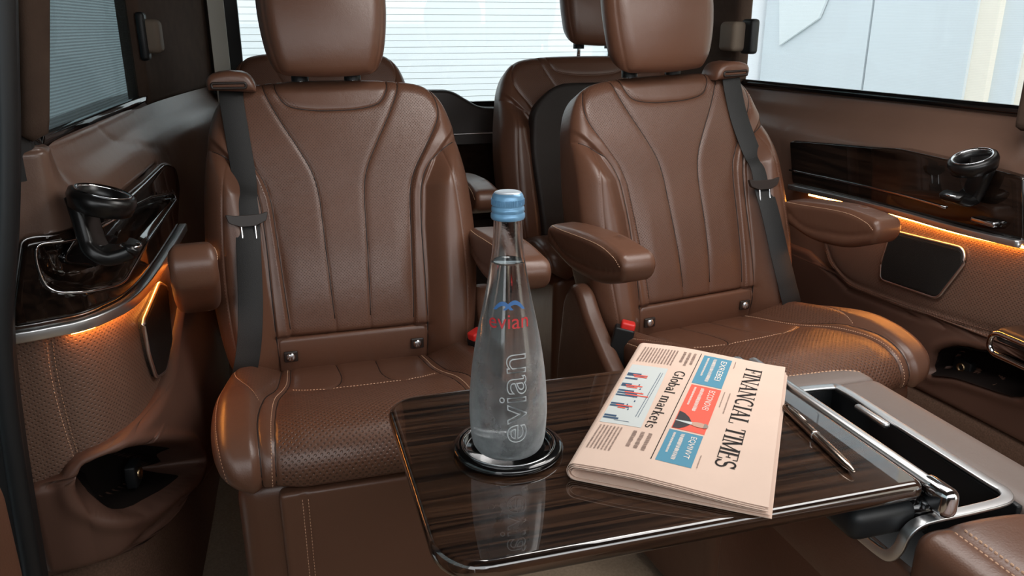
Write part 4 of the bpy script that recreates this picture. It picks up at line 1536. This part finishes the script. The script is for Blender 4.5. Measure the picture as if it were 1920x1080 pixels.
for i in range(60):
    a = 2 * pi * i / 60
    k = len(V)
    for dz in (0.2805, 0.2865):
        for da in (-0.022, 0.022):
            for rr in (0.0164, 0.01725):
                V.append((rr * cos(a + da), rr * sin(a + da), dz))
    F += [(k, k + 1, k + 3, k + 2), (k + 4, k + 5, k + 7, k + 6), (k, k + 1, k + 5, k + 4), (k + 2, k + 3, k + 7, k + 6), (k + 1, k + 3, k + 7, k + 5)]
link('knurls', mesh_np('knurls', V, F), M['cap'], cap, smooth=False)


def text_mesh(body, fill=True, bevel=0.0, res=3):
    c = bpy.data.curves.new('text', 'FONT')
    c.body = body
    c.size = 1
    c.resolution_u = res
    if not fill:
        c.fill_mode = 'NONE'
        c.bevel_depth = bevel
        c.bevel_resolution = 1
    o = bpy.data.objects.new('text', c)
    me = bpy.data.meshes.new_from_object(o)
    bpy.data.objects.remove(o)
    v = np.empty(len(me.vertices) * 3)
    me.vertices.foreach_get('co', v)
    v = v.reshape(-1, 3)
    f = [tuple(p.vertices) for p in me.polygons]
    bpy.data.meshes.remove(me)
    lo, hi = v.min(0), v.max(0)
    v = (v - (lo + hi) / 2)
    v[:, 0] /= (hi[0] - lo[0])
    v[:, 1] /= (hi[1] - lo[1])
    return v, f


PHI = math.atan2(-CY, -CX)
v, f = text_mesh('evian')
ph = PHI + 0.03
zz = v[:, 1] * 0.0145 + 0.162
aa = ph + v[:, 0] * 0.044 / rad(zz)
rr = rad(zz) + 0.0004
link('red_lettering', mesh_np('red_lettering', np.stack([rr * np.cos(aa), rr * np.sin(aa), zz], -1), f), M['label_red'], BT, smooth=False)
# blue mountains above the lettering
V, F = [], []
for (pk, hw, hh) in ((-0.006, 0.011, 0.009), (0.006, 0.012, 0.010)):
    for i in range(12):
        x0 = pk - hw + 2 * hw * i / 12
        x1 = pk - hw + 2 * hw * (i + 1) / 12
        hA = hh * cos((x0 - pk) / hw * pi / 2)
        hB = hh * cos((x1 - pk) / hw * pi / 2)
        k = len(V)
        for (x, z) in ((x0, 0.174 + hA - 0.0045 if hA > 0.0045 else 0.174), (x1, 0.174 + hB - 0.0045 if hB > 0.0045 else 0.174), (x1, 0.174 + hB), (x0, 0.174 + hA)):
            a = ph + x / rad(z)
            r_ = rad(z) + 0.0004
            V.append((r_ * cos(a), r_ * sin(a), z))
        F.append((k, k + 1, k + 2, k + 3))
link('blue_mountain_mark', mesh_np('blue_mountain_mark', V, F), M['label_blue'], BT, smooth=False)
v, f = text_mesh('evian', fill=False, bevel=0.014, res=5)
ph = PHI + 0.13
zz = v[:, 0] * 0.100 + 0.078
aa = ph - v[:, 1] * 0.030 / rad(zz)
rr = rad(zz) + v[:, 2] * 0.05
M['emboss'] = plain('raised_glass', (0.62, 0.66, 0.68, 1), 0.12, coat=1.0)
M['emboss'].node_tree.nodes['Principled BSDF'].inputs['Transmission Weight'].default_value = 0.15
link('raised_lettering', mesh_np('raised_lettering', np.stack([rr * np.cos(aa), rr * np.sin(aa), zz], -1), f), M['emboss'], BT)

# ================================================================== newspaper
NP = empty('newspaper', (0.478, 0.982, TZ + 0.0008), math.atan2(-0.8, -0.6))
tag(NP, 'folded salmon pink newspaper lying on the table beside the bottle', 'newspaper')


def ztop(b):
    b = np.asarray(b, float)
    return 0.0195 - 0.0075 * sst(b, 0.07, 0.206) + 0.0012 * np.sin(np.clip(b / 0.1, 0, 1) * pi)


BEND = 0.206


def sheet(i, n, a0, a1, b1, b2):
    t = 0.00042
    pit = 0.00125
    r0 = 0.001 + i * 0.0014
    bb = np.linspace(b2, r0 + 0.009, 22)
    low = [(b, 0.0004 + i * pit) for b in bb]
    top = [(b, float(ztop(b)) - i * pit) for b in np.linspace(r0 + 0.009, b1, 26)]
    zl, zh = low[-1][1], top[0][1]
    arc = [(r0 + 0.009 - 0.009 * sin(q), (zl + zh) / 2 - (zh - zl) / 2 * cos(q)) for q in np.linspace(0, pi, 12)[1:-1]]
    path = np.array(low + arc + top)
    T = np.gradient(path, axis=0)
    T /= np.linalg.norm(T, axis=1)[:, None]
    inn_ = path + np.stack([-T[:, 1], T[:, 0]], -1) * t * 1.0
    outl = np.concatenate([path, inn_[::-1]])
    return prism('sheet', outl, a0, a1, M['paper'], NP, Mp=lambda b, z, h: (h, b, z))


n_sh = 5
for i in range(n_sh):
    sheet(i, n_sh, 0.0 + 0.0006 * i, 0.3585 + (i % 3) * 0.0016, BEND - [0, .003, 0.0, 0.004, 0.002][i], BEND + [0.004, 0.003, 0.001, 0.0, 0.002][i])


def on_paper(x, y, lift=0.00035):
    return np.stack([x, y, ztop(y) + lift + 0.0004], -1)


def ink(name, quads, mat, lift=0.00035, parent=None, sub=6):
    """quads: list of 4-corner polygons in page coordinates"""
    V, F = [], []
    for q in quads:
        q = np.array(q, float)
        k = len(V)
        for i in range(sub + 1):
            t = i / sub
            for p in (q[0] + (q[3] - q[0]) * t, q[1] + (q[2] - q[1]) * t):
                V.append((p[0], p[1], float(ztop(p[1])) + lift + 0.0004))
        for i in range(sub):
            F.append((k + 2 * i, k + 2 * i + 1, k + 2 * i + 3, k + 2 * i + 2))
    me = mesh_np(name, V, F)
    bm = bmesh.new()
    bm.from_mesh(me)
    for fc in bm.faces:
        fc.normal_update()
        if fc.normal.z < 0:
            fc.normal_flip()
    bm.to_mesh(me)
    bm.free()
    return link(name, me, mat, parent or NP, smooth=False)


def rq(a0, a1, b0, b1, sk=0.0):
    """rectangle, sk = drift of b along a (the page's print runs slightly askew)"""
    return [(a0, b0 + sk * a0), (a1, b0 + sk * a1), (a1, b1 + sk * a1), (a0, b1 + sk * a0)]


def stroke(pts, wd):
    out = []
    pts = [np.array(p, float) for p in pts]
    for p, q in zip(pts[:-1], pts[1:]):
        d = q - p
        l = np.linalg.norm(d)
        if l < 1e-9:
            continue
        d /= l
        nrm = np.array([-d[1], d[0]]) * wd / 2
        e = d * wd * 0.15
        out.append([p - e - nrm, q + e - nrm, q + e + nrm, p - e + nrm])
    return out


def arcp(cx, cy, rx, ry, a0, a1, n=10):
    return [(cx + rx * cos(radians(a0 + (a1 - a0) * i / n)), cy + ry * sin(radians(a0 + (a1 - a0) * i / n))) for i in range(n + 1)]


TK, TN = 0.15, 0.05
H_ = lambda x0, x1, y: ([(x0, y), (x1, y)], TN)
V_ = lambda x, y0, y1, wd=TK: ([(x, y0), (x, y1)], wd)
SF = lambda x, y: ([(x - 0.14, y), (x + 0.14, y)], TN)
GL = {
    'F': (0.66, [V_(.16, 0, 1), SF(.16, 0), SF(.16, 1), H_(.16, .62, 1), H_(.16, .46, .52), V_(.61, .80, 1.0, TN), V_(.45, .40, .64, TN)]),
    'I': (0.34, [V_(.17, 0, 1), SF(.17, 0), SF(.17, 1)]),
    'N': (0.86, [V_(.14, 0, 1, .06), V_(.72, 0, 1, .06), ([(.14, 1), (.72, 0)], TK), SF(.14, 0), SF(.72, 1), SF(.12, 1)]),
    'A': (0.84, [([(.42, 1.0), (.12, 0)], .06), ([(.42, 1.0), (.70, 0)], TK), H_(.22, .60, .34), SF(.12, 0), SF(.70, 0)]),
    'C': (0.80, [(arcp(.44, .5, .34, .5, 70, 290), .11), V_(.62, .74, 1.0, TN), V_(.62, 0, .24, TN)]),
    'L': (0.68, [V_(.16, 0, 1), SF(.16, 0), SF(.16, 1), H_(.16, .62, 0), V_(.61, 0, .24, TN)]),
    'T': (0.74, [V_(.37, 0, 1), SF(.37, 0), H_(.06, .68, 1), V_(.07, .78, 1, TN), V_(.67, .78, 1, TN)]),
    'M': (1.02, [V_(.14, 0, 1, .06), V_(.88, 0, 1), ([(.14, 1), (.50, .05)], TK), ([(.50, .05), (.86, 1)], .06), SF(.14, 0), SF(.88, 0), SF(.12, 1), SF(.90, 1)]),
    'E': (0.70, [V_(.16, 0, 1), SF(.16, 0), SF(.16, 1), H_(.16, .62, 1), H_(.16, .48, .52), H_(.16, .64, 0), V_(.61, .78, 1, TN), V_(.63, 0, .24, TN), V_(.47, .40, .64, TN)]),
    'S': (0.66, [(arcp(.33, .74, .22, .25, 20, 250), .10), ([(.24, .51), (.42, .46)], .16), (arcp(.33, .25, .24, .25, 65, -160), .10), V_(.55, .76, 1, TN), V_(.09, 0, .24, TN)]),
    ' ': (0.34, []),
    'G': (0.84, [(arcp(.44, .5, .34, .5, 60, 300), .11), V_(.66, .05, .42, .12), H_(.50, .80, .42), V_(.62, .76, .98, TN)]),
    'l': (0.32, [V_(.16, 0, 1.02, .12), ([(.04, 0), (.28, 0)], TN), ([(.05, .98), (.16, 1.02)], TN)]),
    'o': (0.56, [(arcp(.28, .33, .20, .33, 0, 360, 16), .10)]),
    'b': (0.60, [V_(.13, 0, 1.02, .12), (arcp(.30, .33, .20, .33, -160, 160), .10), ([(.02, 1.0), (.13, 1.02)], TN)]),
    'a': (0.56, [V_(.40, 0, .5, .12), (arcp(.26, .48, .14, .18, 0, 170), .07), (arcp(.24, .18, .14, .18, 40, 320), .08), ([(.40, 0), (.52, .02)], TN)]),
    'm': (0.94, [V_(.14, 0, .66, .12), V_(.46, 0, .55, .12), V_(.78, 0, .55, .12), (arcp(.30, .5, .16, .16, 0, 150), .07), (arcp(.62, .5, .16, .16, 0, 150), .07),
                 ([(.02, 0), (.26, 0)], TN), ([(.34, 0), (.58, 0)], TN), ([(.66, 0), (.90, 0)], TN)]),
    'r': (0.46, [V_(.14, 0, .66, .12), (arcp(.30, .46, .16, .18, 30, 160), .08), ([(.02, 0), (.27, 0)], TN)]),
    'k': (0.60, [V_(.14, 0, 1.02, .12), ([(.16, .28), (.44, .64)], .06), ([(.24, .38), (.48, 0)], .11), ([(.02, 0), (.26, 0)], TN), ([(.36, 0), (.58, 0)], TN), ([(.34, .65), (.54, .65)], TN)]),
    'e': (0.54, [(arcp(.28, .33, .20, .33, 20, 320), .10), H_(.10, .46, .38)]),
    't': (0.40, [V_(.17, .05, .84, .12), H_(.04, .34, .64), (arcp(.26, .10, .09, .10, 180, 330), .07)]),
    's': (0.46, [(arcp(.23, .49, .14, .16, 20, 240), .08), ([(.17, .36), (.30, .28)], .11), (arcp(.23, .17, .15, .17, 60, -150), .08)]),
}


def lettering(name, s, a0, a1, b0, b1, hgt, mat, parent=None):
    tot = sum(GL[c][0] for c in s)
    kx = (a1 - a0) / tot
    Q = []
    x = 0
    for c in s:
        wdt, strokes = GL[c]
        for pts, wd in strokes:
            for q in stroke([(p[0] + x, p[1]) for p in pts], wd):
                Q.append([(a0 + p[0] * kx, b0 + (b1 - b0) * (p[0] / tot) + p[1] * hgt) for p in q])
        x += wdt
    return ink(name, Q, mat, lift=0.0006, parent=parent, sub=1)


lettering('masthead', 'FINANCIAL TIMES', 0.028, 0.304, 0.1565, 0.1475, 0.0205, M['ink'])
lettering('headline', 'Global markets', 0.084, 0.256, 0.0705, 0.0625, 0.0125, M['ink'])
SKW = -0.035
ink('rule', [rq(0.011, 0.322, 0.0935, 0.0945, SKW)], M['ink'], sub=2)
b1_ = ink('blue_panel', [rq(0.014, 0.112, 0.0985, 0.1365, SKW)], M['ink_blue'])
r1_ = ink('coral_panel', [rq(0.1165, 0.243, 0.0995, 0.1370, SKW)], M['ink_red'])
b2_ = ink('blue_panel', [rq(0.247, 0.321, 0.0985, 0.1365, SKW)], M['ink_blue'])


def flat_text(name, s, a0, a1, b0, b1, mat, parent, lift=0.0007):
    v, f = text_mesh(s)
    x = (a0 + a1) / 2 + v[:, 0] * (a1 - a0)
    y = (b0 + b1) / 2 + v[:, 1] * (b1 - b0) + SKW * x
    return link(name, mesh_np(name, on_paper(x, y, lift), f), mat, parent, smooth=False)


def text_rows(name, a0, a1, b0, b1, rows, mat, parent=None, lift=0.0006, hgt=0.55, seed=1, ragged=0.0):
    rg = random.Random(seed)
    Q = []
    for i in range(rows):
        bc = b1 - (b1 - b0) * (i + 0.5) / rows
        hh = (b1 - b0) / rows * hgt
        a = a0
        end = a1 - rg.random() * ragged * (a1 - a0)
        while a < end:
            wl_ = rg.uniform(0.0012, 0.0042)
            x = a
            while x < min(a + wl_, end):
                lw = rg.uniform(0.0005, 0.0008)
                Q.append(rq(x, x + lw, bc - hh / 2 * rg.uniform(0.7, 1), bc + hh / 2 * rg.uniform(0.7, 1.1), SKW))
                x += lw + 0.0003
            a += wl_ + 0.0009
    return ink(name, Q, mat, lift=lift, parent=parent, sub=1)


def panel_words(par, a0, a1, title):
    w_ = a1 - a0
    flat_text('panel_title', title, a0 + 0.10 * w_, a0 + 0.78 * w_, 0.1235, 0.1310, M['ink_white'], par)
    text_rows('panel_text', a0 + 0.08 * w_, a0 + 0.88 * w_, 0.1115, 0.1185, 1, M['ink_white'], par, hgt=0.7, seed=len(title))
    text_rows('panel_text', a0 + 0.08 * w_, a0 + 0.72 * w_, 0.1035, 0.1080, 1, M['ink_white'], par, hgt=0.6, seed=3)


panel_words(b1_, 0.014, 0.112, 'EXREBEI')
panel_words(r1_, 0.1165, 0.200, 'ECCONOVEI')
panel_words(b2_, 0.247, 0.321, 'EQVINVT')


def patch(name, pts, mat, parent=None, lift=0.0008):
    p = np.array(pts, float)
    p[:, 1] += SKW * p[:, 0]
    me = mesh_np(name, on_paper(p[:, 0], p[:, 1], lift), [tuple(range(len(p)))])
    return link(name, me, mat, parent or NP, smooth=False)


M['ink_suit'] = plain('charcoal_ink', srgb(72, 68, 70), 0.8, spec=0.2)
# printed portrait of a suited person, head towards the masthead
pt = empty('printed_portrait', (0, 0, 0))
pt.parent = r1_
pt['label'] = 'small printed portrait of a person in a dark suit'
patch('suit', [(0.198, 0.1005), (0.2425, 0.1005), (0.2415, 0.108), (0.235, 0.1135), (0.228, 0.1175), (0.2185, 0.1178), (0.209, 0.1135), (0.201, 0.107)], M['ink_suit'], pt, 0.0008)
patch('shirt', [(0.2225, 0.1005), (0.2240, 0.1005), (0.2270, 0.1195), (0.2200, 0.1195)], M['ink_pale'], pt, 0.0010)
patch('head', arcp(0.2235, 0.1275, 0.0060, 0.0095, 0, 350, 20), M['skin_ink'], pt, 0.0010)
patch('hair', arcp(0.2235, 0.1320, 0.0064, 0.0060, 10, 170, 14), plain('grey_brown_ink', srgb(150, 140, 130), 0.8), pt, 0.0012)
# chart block
ch = ink('chart_panel', [rq(0.083, 0.259, 0.0105, 0.0590, 0)], M['ink_pale'])
Q1, Q2 = [], []
for (a, l1, l2) in ((0.112, 0.020, 0.030), (0.117, 0.026, 0.030), (0.128, 0.018, 0.0), (0.146, 0.014, 0.030), (0.151, 0.019, 0.024), (0.166, 0.022, 0.036), (0.173, 0.028, 0.044),
                    (0.180, 0.030, 0.0), (0.205, 0.018, 0.030), (0.211, 0.026, 0.022), (0.238, 0.016, 0.0), (0.244, 0.020, 0.0)):
    Q1.append(rq(a, a + 0.0042, 0.0115, 0.0115 + l1 * 0.9, 0))
    if l2:
        Q2.append(rq(a + 0.0042, a + 0.0072, 0.0115 + l1 * 0.4, 0.0115 + l2 * 0.9, 0))
ink('navy_bars', Q1, M['ink_navy'], lift=0.0008, parent=ch, sub=1)
ink('coral_bars', Q2, M['ink_red'], lift=0.0009, parent=ch, sub=1)
Q = [rq(0.100, 0.235, 0.0555, 0.0561, SKW), rq(0.100, 0.235, 0.0585, 0.0590, SKW), rq(0.250, 0.2508, 0.034, 0.052, SKW)]
for i in range(7):
    a = 0.145 + i * 0.012
    Q.append(rq(a, a + 0.004, 0.038 + (i * 7 % 5) * 0.002, 0.0395 + (i * 7 % 5) * 0.002, SKW))
ink('chart_lines', Q, M['ink_navy'], lift=0.0008, parent=ch, sub=1)
text_rows('body_text', 0.016, 0.070, 0.014, 0.064, 12, M['ink_grey'], seed=5)
text_rows('body_text', 0.266, 0.322, 0.0215, 0.050, 7, M['ink_grey'], seed=6)
text_rows('body_text', 0.016, 0.064, 0.069, 0.090, 3, M['ink_grey'], seed=7, ragged=0.4, hgt=0.6)
text_rows('body_text', 0.268, 0.312, 0.060, 0.086, 3, M['ink_grey'], seed=8, ragged=0.3, hgt=0.55)
text_rows('small_print', 0.016, 0.040, 0.1405, 0.1430, 1, M['ink_grey'], seed=9)
text_rows('small_print', 0.120, 0.165, 0.1405, 0.1430, 1, M['ink_grey'], seed=10)
text_rows('small_print', 0.120, 0.180, 0.1470, 0.1500, 1, M['ink_grey'], seed=11)
text_rows('small_print', 0.290, 0.318, 0.1405, 0.1430, 1, M['ink_grey'], seed=12)

# ================================================================== pen
pa, pb = np.array([0.581, 0.768, TZ + 0.0052]), np.array([0.561, 0.613, TZ + 0.0052])
PL = float(np.linalg.norm(pb - pa))
PN = empty('ballpoint_pen', tuple(pa))
tag(PN, 'slim bronze metal ballpoint pen lying beside the newspaper', 'pen')
PN.rotation_euler = Vector(tuple(pb - pa)).to_track_quat('Z', 'Y').to_euler()
lathe('barrel', [(0, 0.0), (0.0038, 0.0005), (0.0044, 0.004), (0.0050, 0.03), (0.0054, PL * 0.46), (0.0054, PL * 0.47), (0.0051, PL * 0.475), (0.0054, PL * 0.48), (0.0054, PL * 0.75), (0.0046, PL * 0.90), (0.0022, PL * 0.985), (0.0010, PL), (0, PL)],
      M['pen'], PN, n=32)
lathe('ring', [(0.0054, PL * 0.47), (0.0059, PL * 0.473), (0.0059, PL * 0.482), (0.0054, PL * 0.485)], M['chrome'], PN, n=32, closed=True)
sweep('clip', [(0.0, 0.0040, 0.004), (0.0, 0.0075, 0.007), (0.0, 0.0080, 0.03), (0.0, 0.0062, 0.058)], rrect(-0.0013, 0.0013, -0.0005, 0.0005, 0.0004, 2), M['pen'], PN, up=(0, 1, 0))

# ================================================================== centre console
CN = empty('centre_console', (0.715, 0.45, 0))
tag(CN, 'brown leather centre console with an open chrome-framed table slot', 'console')
ox, oy = 0.715, 0.45


def cbox(name, x0, x1, y0, y1, z0, z1, mat, bevel=0.006, parent=None, seg=3):
    return box(name, (x1 - x0, y1 - y0, z1 - z0), ((x0 + x1) / 2 - ox, (y0 + y1) / 2 - oy, (z0 + z1) / 2), mat, parent or CN, bevel=bevel, seg=seg)


cbox('body', 0.605, 0.835, -0.25, 0.925, 0.0, 0.56, M['leather'], 0.012)
cbox('side_wall', 0.605, 0.617, 0.56, 0.895, 0.545, 0.646, M['leather'], 0.003)
cbox('slot_liner', 0.617, 0.752, 0.56, 0.895, 0.555, 0.585, M['black'], 0.003)
cbox('slot_wall', 0.748, 0.756, 0.57, 0.89, 0.57, 0.697, M['black'], 0.002)
cbox('slot_wall', 0.617, 0.75, 0.884, 0.892, 0.57, 0.697, M['black'], 0.002)
cbox('slot_wall', 0.617, 0.75, 0.556, 0.564, 0.57, 0.690, M['black'], 0.002)


def cpad(name, ol_, ztop_, thick, R, mat, seams=(), bul=None, res=0.006):
    p = Pad(ol_, lambda a, b, d: (a - ox, b - oy, ztop_ + d), thick=thick, R=R, res=res, seams=seams, bulge=bul)
    return p, p.build(name, mat, CN)


cpad('side_band', rrect(0.752, 0.835, -0.25, 0.90, 0.02), 0.700, 0.145, 0.018, M['leather_top'])
p_, e_ = cpad('end_pad', rounded([(0.606, 0.888), (0.835, 0.888), (0.832, 0.935), (0.79, 0.945), (0.64, 0.948), (0.606, 0.94)], 0.014, 4), 0.701, 0.145, 0.018, M['leather_top'])
stitch_lines(p_, [cr([(0.64, 0.936), (0.72, 0.936), (0.79, 0.932), (0.822, 0.915)], 8)], M['stitch'], e_, wd=0.0012)
sm1 = np.array([(0.640, -0.24), (0.640, 0.565)])
p_, a_ = cpad('armrest_lid', rrect(0.598, 0.753, -0.25, 0.566, 0.022), 0.702, 0.145, 0.024, M['leather'], seams=[(sm1, 0.004, 0.003)], bul=lambda x, y: 0.006 * np.cos(np.clip((x - 0.675) / 0.08, -1, 1) * pi / 2))
stitch_lines(p_, [[(0.634, -0.2), (0.634, 0.55)], [(0.646, -0.2), (0.646, 0.55)]], M['stitch'], a_, wd=0.0012)
fr = cr([(0.660, 0.884, 0.703), (0.735, 0.880, 0.703), (0.7505, 0.865, 0.703), (0.7505, 0.76, 0.703), (0.7505, 0.62, 0.703), (0.7505, 0.592, 0.703), (0.735, 0.577, 0.703), (0.69, 0.573, 0.703), (0.635, 0.572, 0.703),
         (0.614, 0.572, 0.700), (0.604, 0.574, 0.688), (0.602, 0.578, 0.668), (0.602, 0.588, 0.652), (0.602, 0.605, 0.646), (0.602, 0.66, 0.645), (0.602, 0.75, 0.645), (0.602, 0.85, 0.645),
         (0.602, 0.875, 0.652), (0.602, 0.884, 0.68), (0.610, 0.886, 0.70)], 6, closed=True)
nrm = np.zeros_like(fr)
nrm[:, 2] = sst(fr[:, 0], 0.602, 0.625)
nrm[:, 0] = -(1 - nrm[:, 2]) - 0.001
sweep('chrome_frame', fr - np.array([ox, oy, 0]), rrect(-0.0068, 0.0068, -0.0022, 0.0022, 0.0015, 3), M['alu'], CN, closed=True, up=nrm)
la = box('latch', (0.010, 0.062, 0.008), (0.737 - ox, 0.79 - oy, 0.701), M['alu'], CN, bevel=0.0035)

# front seat edge at the lower left corner
fs = empty('front_seat', (-0.30, 0.66, 0))
tag(fs, 'edge of a brown leather seat at the lower left corner', 'seat')
box('side_bolster', (0.10, 0.24, 0.78), (-0.030, 0.02, 0.42), M['leather'], fs, bevel=0.04, seg=6)

left['group'] = right['group'] = 'pair of captain seats'
r1['group'] = r2['group'] = 'rear row seats'
LP['group'] = RP['group'] = 'side panels of the cabin'
hk['group'] = h2['group'] = 'sunshade hooks'
